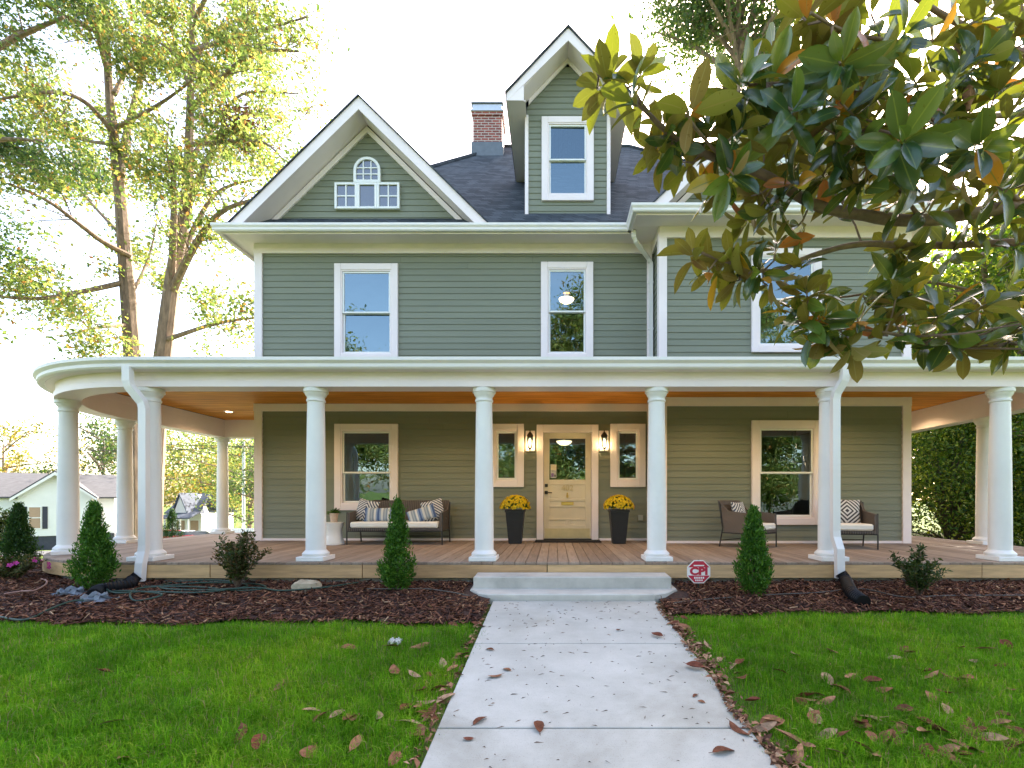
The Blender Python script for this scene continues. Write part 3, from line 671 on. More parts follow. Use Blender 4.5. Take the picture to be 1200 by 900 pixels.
def window(x0, x1, z0, z1, y, cw, meet, tilt=(0.0, 0.0), sill=True):
    b = MB(); p = y-0.060
    b.box(x0, x0+cw, p, y-0.002, z0+0.001, z1-0.0, 0.006); b.box(x1-cw, x1, p, y-0.002, z0+0.001, z1-0.0, 0.006)
    b.box(x0+cw+0.001, x1-cw-0.001, p, y-0.002, z1-cw, z1, 0.006); b.box(x0+cw+0.001, x1-cw-0.001, p, y-0.002, z0, z0+cw, 0.006)
    # jamb liner
    j = 0.022; yb = y+0.10
    b.box(x0+cw, x0+cw+j, p+0.012, yb, z0+cw, z1-cw); b.box(x1-cw-j, x1-cw, p+0.012, yb, z0+cw, z1-cw)
    b.box(x0+cw+j, x1-cw-j, p+0.012, yb, z1-cw-j, z1-cw); b.box(x0+cw+j, x1-cw-j, p+0.012, yb, z0+cw, z0+cw+j)
    w = b.build('window', 'trim', house)
    a0, a1, c0, c1 = x0+cw+j+0.002, x1-cw-j-0.002, z0+cw+j+0.002, z1-cw-j-0.002
    def sash(za, zb, ys, tl, s=0.033, name='sash'):
        q = MB(); t = 0.035
        q.box(a0, a0+s, ys, ys+t, za, zb, 0.004); q.box(a1-s, a1, ys, ys+t, za, zb, 0.004)
        q.box(a0+s+0.0005, a1-s-0.0005, ys+0.001, ys+t, zb-s, zb, 0.004); q.box(a0+s+0.0005, a1-s-0.0005, ys+0.001, ys+t, za, za+s, 0.004)
        q.build(name, 'vinyl', w)
        g = MB(); yc = ys+t*0.55; g.add([(a0+s-0.005, yc+tl, za+s-0.005), (a1-s+0.005, yc+tl*0.6, za+s-0.005), (a1-s+0.005, yc-tl, zb-s+0.005), (a0+s-0.005, yc-tl*0.7, zb-s+0.005)], [(0,1,2,3)])
        g.build('pane', 'glass', w)
    if meet is None: sash(c0, c1, y-0.02, tilt[0])
    else: sash(meet-0.002, c1, y-0.030, tilt[0]); sash(c0, meet+0.026, y+0.010, tilt[1])
    return w
tl = [(0.004, -0.012), (0.003, 0.004), (0.0, 0.004), (0.002, -0.003), (0.002, 0.006)]
for w, t in zip(WINS, tl): window(*w, tilt=t)
for w in SIDEL: window(*w, 0.125, None)
# little attic windows, proud of the gable siding
def attic(cx, y, s=1.0):
    def X(v): return cx+v
    b = MB(); p = y-0.065; c = 0.045
    z0, z1, z2 = 5.65, 6.16, 6.67
    def frame(bb, xa, xb, za, zb):
        bb.box(xa, xa+c, p, y-0.001, za, zb, 0.004); bb.box(xb-c, xb, p, y-0.001, za, zb, 0.004)
        bb.box(xa+c+0.0005, xb-c-0.0005, p+0.001, y-0.001, zb-c, zb, 0.004); bb.box(xa+c+0.0005, xb-c-0.0005, p+0.001, y-0.001, za, za+c, 0.004)
    def grid(bb, xa, xb, za, zb, nx, nz):
        for i in range(1, nx): u = xa+(xb-xa)*i/nx; bb.box(u-0.012, u+0.012, p+0.014, y-0.008, za, zb)
        for i in range(1, nz): u = za+(zb-za)*i/nz; bb.box(xa, xb, p+0.016, y-0.010, u-0.012, u+0.012)
    for k, (xa, xb, nx, nz) in enumerate(((-0.62, -0.182, 2, 2), (-0.18, 0.20, 1, 1), (0.202, 0.64, 2, 2))):
        bb = MB(); frame(bb, X(xa), X(xb), z0, z1); grid(bb, X(xa)+c, X(xb)-c, z0+c, z1-c, nx, nz); w = bb.build('attic_window', 'vinyl', house)
        g = MB(); g.box(X(xa)+c, X(xb)-c, p+0.030, p+0.034, z0+c, z1-c); g.build('pane', 'darkglass', w)
    # arched light
    bb = MB(); xc, r, zs = X(0.01), 0.26, z1+0.235
    n = 14; outer = [(xc-r, z1+0.002)]+[(xc-r*math.cos(math.pi*i/n), zs+r*math.sin(math.pi*i/n)) for i in range(n+1)]+[(xc+r, z1+0.002)]
    ri = r-0.05; inner = [(xc-ri, z1+0.05)]+[(xc-ri*math.cos(math.pi*i/n), zs+ri*math.sin(math.pi*i/n)) for i in range(n+1)]+[(xc+ri, z1+0.05)]
    m = len(outer); vs = [(x, p, z) for x, z in outer]+[(x, p, z) for x, z in inner]+[(x, y-0.001, z) for x, z in outer]+[(x, p+0.03, z) for x, z in inner]
    fs = []
    for i in range(m):
        j = (i+1) % m; fs += [(i, j, m+j, m+i), (i, 2*m+i, 2*m+j, j), (m+i, m+j, 3*m+j, 3*m+i)]
    bb.add(vs, fs); 
    for u in (-0.075, 0.075): bb.box(xc+u-0.010, xc+u+0.010, p+0.014, y-0.008, z1+0.05, zs+0.185)
    for u in (z1+0.17, z1+0.29): bb.box(xc-ri, xc+ri, p+0.016, y-0.010, u-0.010, u+0.010)
    w = bb.build('arched_window', 'vinyl', house)
    g = MB(); g.prism(inner[::-1], p+0.030, p+0.034); g.build('pane', 'darkglass', w)
def mk_darkglass():
    m, nt, out = newmat('dark_window_glass')
    b = nd(nt, 'ShaderNodeBsdfPrincipled', {'Base Color': (0.03, 0.04, 0.05, 1), 'Roughness': 0.02, 'IOR': 2.2})
    nt.links.new(b.outputs[0], out.inputs[0]); return m
M['darkglass'] = mk_darkglass()
attic(GL, YL-0.012); attic(GR, YR-0.012)
# gables: rake boards, soffits, roofs, skirts
def gable(cx, yw, yf, ridge_end):
    hw, top = 2.50, GH
    base = top-GS*hw
    q = MB(); th = 0.235
    for sx in (-1, 1):
        poly = [(cx, top), (cx, top-th), (cx+sx*(hw-th*0.0), base-th+th), (cx+sx*hw, base)]
        poly = [(cx, top), (cx, top-th), (cx+sx*(hw-th/GS), base), (cx+sx*hw, base)]
        if sx < 0: poly = poly[::-1]
        q.prism(poly, yf, yf+0.03)
    q.build('rake_board', 'trim', house)
    q = MB()
    for sx in (-1, 1):
        d = th-0.03
        poly = [(cx, yf+0.031, top-d), (cx+sx*(hw-d/GS), yf+0.031, base), (cx+sx*(hw-d/GS), yw-0.02, base), (cx, yw-0.02, top-d)]
        q.slab(poly if sx > 0 else poly[::-1], (0, 0, 0.02))
    q.build('rake_soffit', 'trim', house)
    q = MB(); f0, f1 = th+0.001, th+0.125
    for sx in (-1, 1):
        poly = [(cx, top-f0), (cx, top-f1), (cx+sx*(hw-f1/GS), base), (cx+sx*(hw-f0/GS), base)]
        q.prism(poly if sx > 0 else poly[::-1], yw-0.045, yw-0.003)
    q.build('rake_frieze', 'trim', house)
    q = MB()
    for sx in (-1, 1):
        poly = [(cx, yf-0.03, top+0.002), (cx+sx*(hw+0.05), yf-0.03, base-0.047), (cx+sx*(hw+0.05), ridge_end-1.5, base-0.047), (cx, ridge_end, top+0.002)]
        q.slab(poly if sx > 0 else poly[::-1], (0, 0, 0.026))
    q.build('gable_roof', 'shingle', house)
gable(GL, YL, YL-0.45, 13.0); gable(GR, YR, YR-0.45, 13.0)
def pent(x0, x1, yf, yw, name='pent_roof'):
    q = MB(); q.slab([(x0, yf+0.02, 5.085), (x1, yf+0.02, 5.085), (x1, yw-0.003, 5.44), (x0, yw-0.003, 5.44)], (0, 0, -0.04)); q.build(name, 'shingle', house)
pent(-6.02, -1.15, YL-0.45, YL+0.30); pent(1.50, 6.9, YR-0.45, YR+0.30)
# main hip roof
EZ = 5.06; ex0, ex1, ey0, ey1 = -6.2, 6.95, YL-0.45, YB+0.5
r0, r1 = Vector((-1.58, 15.0, 10.88)), Vector((2.33, 15.0, 10.88))
q = MB(); A, B_, C, D = Vector((ex0, ey0, EZ)), Vector((ex1, ey0, EZ)), Vector((ex1, ey1, EZ)), Vector((ex0, ey1, EZ))
q.add([A, B_, C, D, r0, r1, A-Vector((0,0,.05)), B_-Vector((0,0,.05)), C-Vector((0,0,.05)), D-Vector((0,0,.05))], [(0,1,5,4), (1,2,5), (2,3,4,5), (3,0,4), (9,8,7,6), (0,6,7,1), (1,7,8,2), (2,8,9,3), (3,9,6,0)])
roof = q.build('roof', 'shingle', house)
q = MB(); q.tube([A+Vector((0,0,.03)), r0+Vector((0,0,.03)), r1+Vector((0,0,.03)), B_+Vector((0,0,.03))], 0.05, 6); q.build('ridge_cap', 'shingle', roof)
# chimney
q = MB(); q.box(-2.37, -1.53, 14.1, 14.8, 9.0, 11.14); q.box(-2.40, -1.50, 14.07, 14.83, 11.141, 11.25); ch = q.build('chimney', 'brick', house)
q = MB(); q.box(-2.43, -1.47, 14.04, 14.86, 11.251, 11.29); q.box(-2.38, -1.52, 14.08, 14.82, 11.291, 11.47); q.build('chimney_cap', 'galv', ch)
q = MB(); q.box(-2.42, -1.48, 14.05, 14.85, 11.471, 11.51); q.build('cap_lid', 'flash', ch)
q = MB(); q.box(-2.41, -1.49, 14.06, 14.84, 9.2, 10.36); q.build('flashing', 'flash', ch)
# dormer
DX, DY, DW = 0.26, 9.76, 0.82
dtop, dsl = 9.04, 1.06
dh = 1.16; dbase = dtop-dsl*dh
q = MB()
siding(q, 'x', DY, -1, lambda z: ((DX-DW, DX+DW) if (dtop-0.28-z)/dsl > DW else ((DX-max(0.01, (dtop-0.28-z)/dsl), DX+max(0.01, (dtop-0.28-z)/dsl)))), 5.55, 8.72, [(-0.15, 0.67, 6.12, 7.62)])
for sx in (-1, 1):
    siding(q, 'y', DX+sx*DW, sx, lambda z: (DY, 13.0), 5.55, 7.75)
q.build('dormer', 'siding', house)
for sx in (-1, 1):
    q = MB(); q.box(DX+sx*DW-0.035, DX+sx*DW+0.035, DY-0.045, DY+0.05, 5.5, 7.70, 0.004); q.build('dormer_corner_board', 'trim', house)
q = MB(); th = 0.24; yf = DY-0.45
for sx in (-1, 1):
    poly = [(DX, dtop), (DX, dtop-th), (DX+sx*(dh), dbase-0.16), (DX+sx*dh, dbase)]
    q.prism(poly if sx > 0 else poly[::-1], yf, yf+0.03)
for sx in (-1, 1):
    poly = [(DX+sx*(DW+0.03), dbase-0.157), (DX+sx*(DW+0.03), dtop-th-1.0*(DW+0.03)), (DX+sx*(dh-0.002), dbase-0.150), (DX+sx*(dh-0.002), dbase-0.157)]
    q.prism(poly if sx > 0 else poly[::-1], yf+0.004, yf+0.028)
q.build('rake_board', 'trim', house)
q = MB()
for sx in (-1, 1):
    d = 0.20
    poly = [(DX, yf+0.031, dtop-d), (DX+sx*(dh-0.30), yf+0.031, dtop-d-dsl*(dh-0.30)), (DX+sx*(dh-0.30), DY-0.02, dtop-d-dsl*(dh-0.30)), (DX, DY-0.02, dtop-d)]
    q.slab(poly if sx > 0 else poly[::-1], (0, 0, 0.02))
    a, c = DX+sx*(DW+0.002), DX+sx*(dh-0.001)
    z = dbase-0.158
    q.box(min(a, c), max(a, c), yf+0.031, 12.4, z, z+0.025)           # level soffit under the side eave
    q.box(min(c, c+sx*0.025), max(c, c+sx*0.025), yf+0.002, 12.4, z+0.001, z+0.16)
q.build('dormer_soffit', 'trim', house)
q = MB()
for sx in (-1, 1):
    f0, f1 = 0.21, 0.31
    poly = [(DX, dtop-f0), (DX, dtop-f1), (DX+sx*(DW-0.04), dtop-f1-dsl*(DW-0.04)), (DX+sx*(DW-0.04), dtop-f0-dsl*(DW-0.04))]
    q.prism(poly if sx > 0 else poly[::-1], DY-0.046, DY-0.024)
q.build('rake_frieze', 'trim', house)
q = MB()
for sx in (-1, 1):
    poly = [(DX, yf-0.03, dtop+0.002), (DX+sx*(dh+0.05), yf-0.03, dbase-0.05), (DX+sx*(dh+0.05), 13.4, dbase-0.05), (DX, 13.6, dtop+0.002)]
    q.slab(poly if sx > 0 else poly[::-1], (0, 0, 0.045))
q.build('dormer_roof', 'shingle', house)
window(-0.26, 0.78, 5.98, 7.66, DY, 0.125, 6.80, tilt=(-0.02, 0.01))
# eaves: soffit + fascia + gutter
EP_L = [(1.44, ey0), (ex0, ey0), (ex0, ey1)]
EP_R = [(ex1, ey1), (ex1, YR-0.45), (1.44, YR-0.45), (1.44, ey0)]
q = MB(); q.box(ex0+0.002, 1.44, ey0, YL-0.052, 4.985, 5.0); q.box(ex0+0.002, XL-0.052, YL-0.052, ey1, 4.985, 5.0); q.box(1.442, ex1-0.002, YR-0.45, YR-0.052, 4.981, 4.997); q.box(1.442, XM-0.053, YR-0.05, YL-0.054, 4.981, 4.997); q.box(XR+0.053, ex1-0.002, YR-0.05, ey1, 4.981, 4.997)
q.build('soffit', 'trim', house)
q = MB(); FP = [(0.002, 4.94), (0.022, 4.94), (0.022, 5.055), (0.002, 5.055)]
q.sweep(EP_L, FP); q.sweep(EP_R, FP); q.build('fascia_board', 'trim', house)
GP = [(0.024, 4.965), (0.085, 4.965), (0.10, 4.985), (0.10, 5.02), (0.125, 5.055), (0.125, 5.095), (0.112, 5.095), (0.108, 5.06), (0.03, 5.06), (0.024, 5.09)]
q = MB(); q.sweep(EP_L, GP); q.sweep(EP_R, GP); q.build('gutter', 'gutter', house)
# upper downspout
q = MB(); q.bar([(1.46, 8.98, 4.97), (1.46, 8.98, 4.86), (1.50, 9.02, 4.80), (1.80, 9.36, 4.66), (1.86, 9.41, 4.58), (1.86, 9.41, 2.45)], 0.075, 0.062)
for z in (4.2, 3.3): q.box(1.81, 1.91, 9.39, 9.46, z, z+0.03)
q.build('downspout', 'gutter', house)
# ---------------------------------------------------------------- porch
CL, RL = (-5.42, 8.85), 2.43
CR, RR = (5.85, 8.27), 1.85
def arc(c, r, a0, a1, n):
    return [(c[0]+r*math.cos(a0+(a1-a0)*i/n), c[1]+r*math.sin(a0+(a1-a0)*i/n)) for i in range(n+1)]
PATHP = [(7.70, 13.2)]+arc(CR, RR, 0, -math.pi/2, 20)+arc(CL, RL, -math.pi/2, -math.pi, 28)+[(-7.85, 11.5), (-5.86, 11.5)]
q = MB(); q.sweep(PATHP, [(-0.14, 1.464), (0.150, 1.464), (0.150, 1.535), (0.132, 1.545), (0.132, 1.655), (0.232, 1.655), (0.232, 1.735), (-0.14, 1.735)][::-1]); q.build('entablature', 'trim', house)
q = MB(); q.sweep(PATHP, [(-0.142, 1.736), (-0.105, 1.736), (-0.105, 1.874), (-0.142, 1.874)][::-1]); q.build('inner_frieze', 'trim', house)
q = MB(); q.sweep(PATHP[:-1], [(0.235, 1.655), (0.30, 1.655), (0.318, 1.675), (0.318, 1.715), (0.352, 1.75), (0.352, 1.79), (0.338, 1.79), (0.334, 1.755), (0.24, 1.755), (0.235, 1.785)][::-1]); q.build('porch_gutter', 'gutter', house)
# ceiling
q = MB(); pts = []
for i, p in enumerate(PATHP): pts.append(p)
cp = [(7.55, 13.2)]+arc(CR, RR-0.13, 0, -math.pi/2, 20)+arc(CL, RL-0.13, -math.pi/2, -math.pi, 28)+[(-7.72, 11.62), (-5.75, 11.62), (-5.75, 9.55), (1.96, 9.55), (1.96, 8.95), (6.40, 8.95), (6.40, 13.2)]
q.slab([(x, y, 1.876) for x, y in cp], (0, 0, 0.012)); ceil = q.build('porch_ceiling', 'pine', house)
# porch roof
q = MB(); z0, sl = 1.775, 0.205; ro = 0.335
def rz(d): return z0+sl*d
fy = CL[1]-RL-ro
q.add([(CR[0], fy, z0), (CL[0], fy, z0), (CL[0], YL-0.03, rz(YL-0.03-fy)), (XM-0.06, YL-0.03, rz(YL-0.03-fy)), (XM-0.06, YR-0.05, rz(YR-0.05-fy)), (CR[0], YR-0.05, rz(YR-0.05-fy))], [(0,1,2,3,4,5)])
for c, r, a0, a1 in ((CL, RL+ro, -math.pi/2, -math.pi), (CR, RR+ro, 0, -math.pi/2)):
    pp = arc(c, r, a0, a1, 24); n = len(q.v); q.v.append((c[0], c[1], rz(r))); q.v += [(x, y, z0) for x, y in pp]
    q.f += [(n, n+1+i, n+2+i) for i in range(24)]
w = RL+ro; q.add([(CL[0]-w, CL[1], z0), (CL[0]-w, 11.9, z0), (XL-0.03, 11.9, rz(CL[0]-w+0 and (XL-0.03-(CL[0]-w)))), (XL-0.03, YL, rz(XL-0.03-(CL[0]-w))), (CL[0], YL, rz(w)), (CL[0], CL[1], rz(w))], [(0,1,2,3,4,5)])
w2 = RR+ro; q.add([(CR[0]+w2, CR[1], z0), (CR[0]+w2, 13.4, z0), (XR+0.04, 13.4, rz(CR[0]+w2-XR)), (XR+0.04, YR, rz(CR[0]+w2-XR)), (CR[0], YR, rz(w2)), (CR[0], CR[1], rz(w2))], [(5,4,3,2,1,0)])
q.build('porch_roof', 'shingle', house)
# deck boards
def yfront(x):
    e = 0.25
    if x < CL[0]: return CL[1]-math.sqrt(max(0, (RL+e)**2-(x-CL[0])**2))
    if x > CR[0]: return CR[1]-math.sqrt(max(0, (RR+e)**2-(x-CR[0])**2))
    return CL[1]-RL-e
def yback(x):
    if x < XL: return 11.75
    if x < XM: return YL+0.02
    if x < XR: return YR+0.02
    return 13.4
q = MB(); x = CL[0]-RL-0.25+0.004; bw = 0.138
while x < CR[0]+RR+0.25-0.01:
    xe = min(x+bw-0.006, CR[0]+RR+0.245)
    a, c = yfront(x), yfront(xe); bk = yback((x+xe)/2); dz = random.uniform(-0.0012, 0.0012); z = DECK+dz
    cuts = [0.0]+([random.uniform(0.25, 0.75)] if bk-min(a, c) > 3.6 else [])+[1.0]
    for t0, t1 in zip(cuts[:-1], cuts[1:]):
        y00, y01, y10, y11 = a+(bk-a)*t0, c+(bk-c)*t0, a+(bk-a)*t1-0.003, c+(bk-c)*t1-0.003
        vs = [(x,y00,z-0.03),(xe,y01,z-0.03),(xe,y11,z-0.03),(x,y10,z-0.03),(x,y00,z-0.003),(xe,y01,z-0.003),(xe,y11,z-0.003),(x,y10,z-0.003),(x+0.003,y00+0.003,z),(xe-0.003,y01+0.003,z),(xe-0.003,y11,z),(x+0.003,y10,z)]
        q.add(vs, [(0,1,5,4),(1,2,6,5),(2,3,7,6),(3,0,4,7),(4,5,9,8),(5,6,10,9),(6,7,11,10),(7,4,8,11),(8,9,10,11)])
    x += bw
deck = q.build('porch_deck', 'deck', house)
q = MB()     # unseen sheet under the boards so no light comes through the gaps
sp = [(7.70, 13.2)]+arc(CR, RR, 0, -math.pi/2, 20)+arc(CL, RL, -math.pi/2, -math.pi, 28)+[(-7.85, 11.5), (-5.75, 11.5), (-5.75, 9.6), (6.3, 9.6), (6.3, 13.2)]
q.slab([(x, y, DECK-0.034) for x, y in sp], (0, 0, -0.02)); q.build('joists', 'stem', deck)
# fascia planks (end-to-end) and foundation skirt
def subpath(path, t0, t1):
    L = [0]
    for p, r in zip(path[:-1], path[1:]): L.append(L[-1]+math.hypot(r[0]-p[0], r[1]-p[1]))
    tot = L[-1]; a, c = t0*tot, t1*tot; out = []
    def pt(s):
        for i in range(len(L)-1):
            if L[i] <= s <= L[i+1]:
                k = (s-L[i])/max(1e-9, L[i+1]-L[i]); return (path[i][0]+(path[i+1][0]-path[i][0])*k, path[i][1]+(path[i+1][1]-path[i][1])*k)
        return path[-1]
    out.append(pt(a)); out += [path[i] for i in range(len(L)) if a+0.02 < L[i] < c-0.02]; out.append(pt(c)); return out
q = MB(); ts = [0, 0.155, 0.30, 0.405, 0.50, 0.585, 0.655, 0.76, 0.85, 0.93, 1.0]
for t0, t1 in zip(ts[:-1], ts[1:]):
    dz = random.uniform(-0.004, 0.004); o = 0.255+random.uniform(-0.003, 0.003)
    q.sweep(subpath(PATHP, t0+0.0002, t1-0.0002), [(0.205, -0.985+dz), (o, -0.985+dz), (o, DECK-0.034), (0.205, DECK-0.034)][::-1])
q.build('fascia_board', 'lumber', deck)
q = MB(); q.sweep(PATHP, [(0.02, -2.0), (0.16, -2.0), (0.16, -0.99), (0.02, -0.99)][::-1]); q.build('porch_foundation', 'found', deck)
# columns
def shaft_profile():
    pr = []; h0, h1 = 0.12, 2.10
    for i in range(13):
        t = i/12; r = 0.124-0.019*(t**1.6); pr.append((r, h0+(h1-h0)*t))
    return pr
H = 1.464-DECK
def make_column():
    c = MB().lathe(shaft_profile(), n=32).build('column', 'colpaint', house, True); c.parent = None; c.matrix_parent_inverse.identity()
    q = MB().box(-0.176, 0.176, -0.176, 0.176, 0.001, 0.058, 0.005)
    q.lathe([(0.153, 0.0585), (0.166, 0.075), (0.166, 0.093), (0.152, 0.108), (0.138, 0.122), (0.128, 0.135)], n=32); q.build('base', 'colpaint', c, True)
    q = MB().lathe([(0.107, 2.075), (0.118, 2.085), (0.118, 2.105), (0.108, 2.112), (0.110, 2.145), (0.125, 2.16), (0.136, 2.185), (0.140, 2.200)], n=32)
    q.lathe([(0.152, 2.2005), (0.152, H-0.002)], n=32); q.build('capital', 'colpaint', c, True)
    return c
cp_ = [(-3.15, 6.42), (-0.93, 6.42), (1.345, 6.42), (3.61, 6.42), (5.88, 6.42), (-5.33, 6.42), (-7.16, 7.16), (-7.95, 9.0), (-7.85, 11.5), (7.20, 6.98), (7.70, 8.72), (7.70, 11.0), (7.70, 13.1)]
proto = None
for (x, y) in cp_:
    if proto is None:
        proto = make_column(); c = proto
    else: c = copy_tree(proto)
    c.parent = house; c.matrix_parent_inverse = Matrix.Translation(-house.location); c.location = (x, y, DECK)
    if (x, y) == (-7.16, 7.16): c.rotation_euler.z = R(45)
# porch downspouts
q = MB(); q.bar([(-5.37, 6.12, 1.68), (-5.37, 6.12, 1.50), (-5.355, 6.13, 1.43), (-5.24, 6.185, 1.24), (-5.225, 6.19, 1.16), (-5.225, 6.19, -0.58), (-5.225, 6.18, -0.66), (-5.205, 6.12, -0.80), (-5.205, 6.10, -1.02)], 0.095, 0.075); q.build('downspout', 'gutter', house)
q = MB(); q.bar([(3.66, 6.13, 1.68), (3.66, 6.13, 1.58), (3.65, 6.14, 1.51), (3.585, 6.19, 1.36), (3.575, 6.20, 1.28), (3.575, 6.20, -0.40), (3.577, 6.19, -0.48), (3.575, 6.11, -0.62), (3.575, 6.10, -0.98)], 0.095, 0.075); q.build('downspout', 'gutter', house)
# recessed ceiling lights (one shows, lit)
for (x, y) in ((-6.90, 10.3), (-4.6, 8.0), (-2.0, 7.9), (0.3, 7.9), (2.7, 7.6), (5.0, 7.6), (6.95, 9.8)):
    q = MB(); q.lathe([(0.085, 1.868), (0.095, 1.875), (0.095, 1.8755)], (x, y, 0), 20); t_ = q.build('recessed_light', 'trim', ceil)
    q = MB(); q.lathe([(0.06, 1.8665), (0.06, 1.8675)], (x, y, 0), 16)
    q.build('light_lens', 'warm', ceil)
    L = bpy.data.lights.new('can_light', 'SPOT'); L.energy = 15; L.color = (1, 0.68, 0.36); L.spot_size = R(150); L.spot_blend = 0.6; L.shadow_soft_size = 0.06
    lo = bpy.data.objects.new('can_light', L); COL.objects.link(lo); lo.location = (x, y, 1.855)
# front door
q = MB(); x0, x1, z0, z1 = -0.217, 0.717, DECK+0.035, 1.317; y = YL+0.02
q.box(x0+0.004, x0+0.115, y, y+0.045, z0, z1, 0.003); q.box(x1-0.115, x1-0.004, y, y+0.045, z0, z1, 0.003)
for (a, c) in ((z1-0.115, z1), (0.30, 0.40), (-0.02, 0.03), (-0.145, -0.10), (-0.54, -0.49), (z0, z0+0.22)):
    q.box(x0+0.1155, x1-0.1155, y+0.0005, y+0.045, a, c, 0.003)
q.box(0.225, 0.275, y+0.0007, y+0.045, -0.489, -0.145, 0.003) if False else None
q.box(0.215, 0.285, y+0.0007, y+0.045, -0.488, -0.40, 0.003)
q.box(x0+0.11, x1-0.11, y+0.016, y+0.040, z0+0.2, 0.31)
q.box(x0+0.116, x1-0.116, y+0.0004, y+0.045, -0.40, -0.36, 0.003)
door = q.build('front_door', 'door', house)
q = MB(); q.box(x0+0.11, x1-0.11, y+0.020, y+0.026, 0.395, z1-0.11); q.build('door_pane', 'glass', door)
q = MB(); q.box(x0+0.135, x0+0.25, y+0.012, y+0.015, 0.43, 0.70); q.build('notice', 'paper', door)
q = MB(); q.box(x0+0.150, x0+0.190, y+0.009, y+0.0115, 0.46, 0.53); q.build('notice_print', 'noticeink', door) if 'noticeink' in M else None
M['noticeink'] = simple('violet_print', (0.22, 0.14, 0.34), 0.8, 0.3, 60)
M['noticecream'] = simple('cream_print', (0.72, 0.62, 0.42), 0.8, 0.1, 30)
q = MB(); q.box(x0+0.150, x0+0.200, y+0.009, y+0.0115, 0.455, 0.525); q.build('notice_emblem', 'noticeink', door)
q = MB(); q.box(x0+0.213, x0+0.236, y+0.009, y+0.0115, 0.455, 0.500); q.build('notice_mark', 'black', door)
q = MB(); q.box(x0+0.142, x0+0.243, y+0.0092, y+0.0116, 0.585, 0.69); q.build('notice_print', 'noticecream', door)
q = MB(); q.box(x0+0.025, x0+0.085, y-0.022, y-0.001, 0.255, 0.315, 0.006); q.build('deadbolt', 'black', door)
q = MB(); q.box(x0+0.022, x0+0.084, y-0.022, y-0.001, 0.115, 0.18, 0.006); q.tube([(x0+0.055, y-0.02, 0.147), (x0+0.055, y-0.055, 0.147), (x0+0.075, y-0.06, 0.147), (x0+0.165, y-0.06, 0.143)], 0.010, 8); q.build('handle', 'black', door)
q = MB(); q.box(0.13, 0.37, y-0.012, y-0.001, -0.10, -0.035, 0.003); q.box(0.15, 0.35, y-0.020, y-0.0125, -0.088, -0.050, 0.003); q.build('mail_slot', 'brass', door)
q = MB(); q.lathe([(0.016, 0), (0.016, 0.004)], (0.25, 0, 0), 12); q = MB(); q.box(0.236, 0.264, y-0.012, y-0.0007, 0.045, 0.145, 0.004); q.tube([(0.25+0.024*math.sin(a), y-0.022, 0.075+0.024*math.cos(a)) for a in [i*math.pi/6 for i in range(13)]], 0.005, 6, False); q.build('knocker', 'brass', door)
q = MB(); q.box(x0+0.03, x1-0.03, y-0.004, y-0.0005, z0+0.012, z0+0.20, 0.001); q.build('kick_plate', 'kick', door) if 'kick' in M else None
M['kick'] = simple('pale_brass_plate', (0.62, 0.51, 0.29), 0.4, 0.08, 9, metal=0.4)
q = MB(); q.box(x0+0.03, x1-0.03, y-0.004, y-0.0005, z0+0.012, z0+0.20, 0.001); q.build('kick_plate', 'kick', door)
def text_mesh(name, body, size, mat, parent, loc, depth=0.004, squeeze=1.0, bold=0.0):
    cu = bpy.data.curves.new(name, 'FONT'); cu.body = body; cu.size = size; cu.extrude = depth/2; cu.offset = bold; cu.align_x = 'CENTER'; cu.align_y = 'CENTER'
    ob = bpy.data.objects.new(name, cu); COL.objects.link(ob)
    dg = bpy.context.evaluated_depsgraph_get(); me = bpy.data.meshes.new_from_object(ob.evaluated_get(dg)); bpy.data.objects.remove(ob)
    me.transform(Matrix.Translation(loc) @ Matrix.Rotation(R(90), 4, 'X') @ Matrix.Diagonal((squeeze, 1, 1, 1)))
    me.materials.clear(); me.name = name
    return link(name, me, mat, parent)
text_mesh('house_number', '402', 0.16, 'kick', door, (0.25, y-0.004, 0.235), 0.006)
q = MB(); cx0, cx1, ct = -0.35, 0.85, 1.467; p = YL-0.06
q.box(cx0, x0-0.002, p, YL-0.003, DECK+0.001, ct, 0.005); q.box(x1+0.002, cx1, p, YL-0.003, DECK+0.001, ct, 0.005); q.box(x0-0.0015, x1+0.0015, p, YL-0.003, 1.322, ct, 0.005)
q.box(x0-0.02, x0-0.0015, YL-0.0025, YL+0.1, DECK, 1.33); q.box(x1+0.0015, x1+0.02, YL-0.0025, YL+0.1, DECK, 1.33); q.box(x0, x1, YL-0.0025, YL+0.1, 1.320, 1.34)
q.build('door_casing', 'trim', house)
q = MB(); q.box(x0-0.02, x1+0.02, YL-0.03, YL+0.08, DECK+0.001, DECK+0.033, 0.004); q.build('door_threshold', 'black', house)
# outlet
q = MB(); q.box(1.62, 1.72, YL-0.055, YL-0.021, -0.40, -0.29, 0.006); q.build('outlet_cover', 'screw', house)
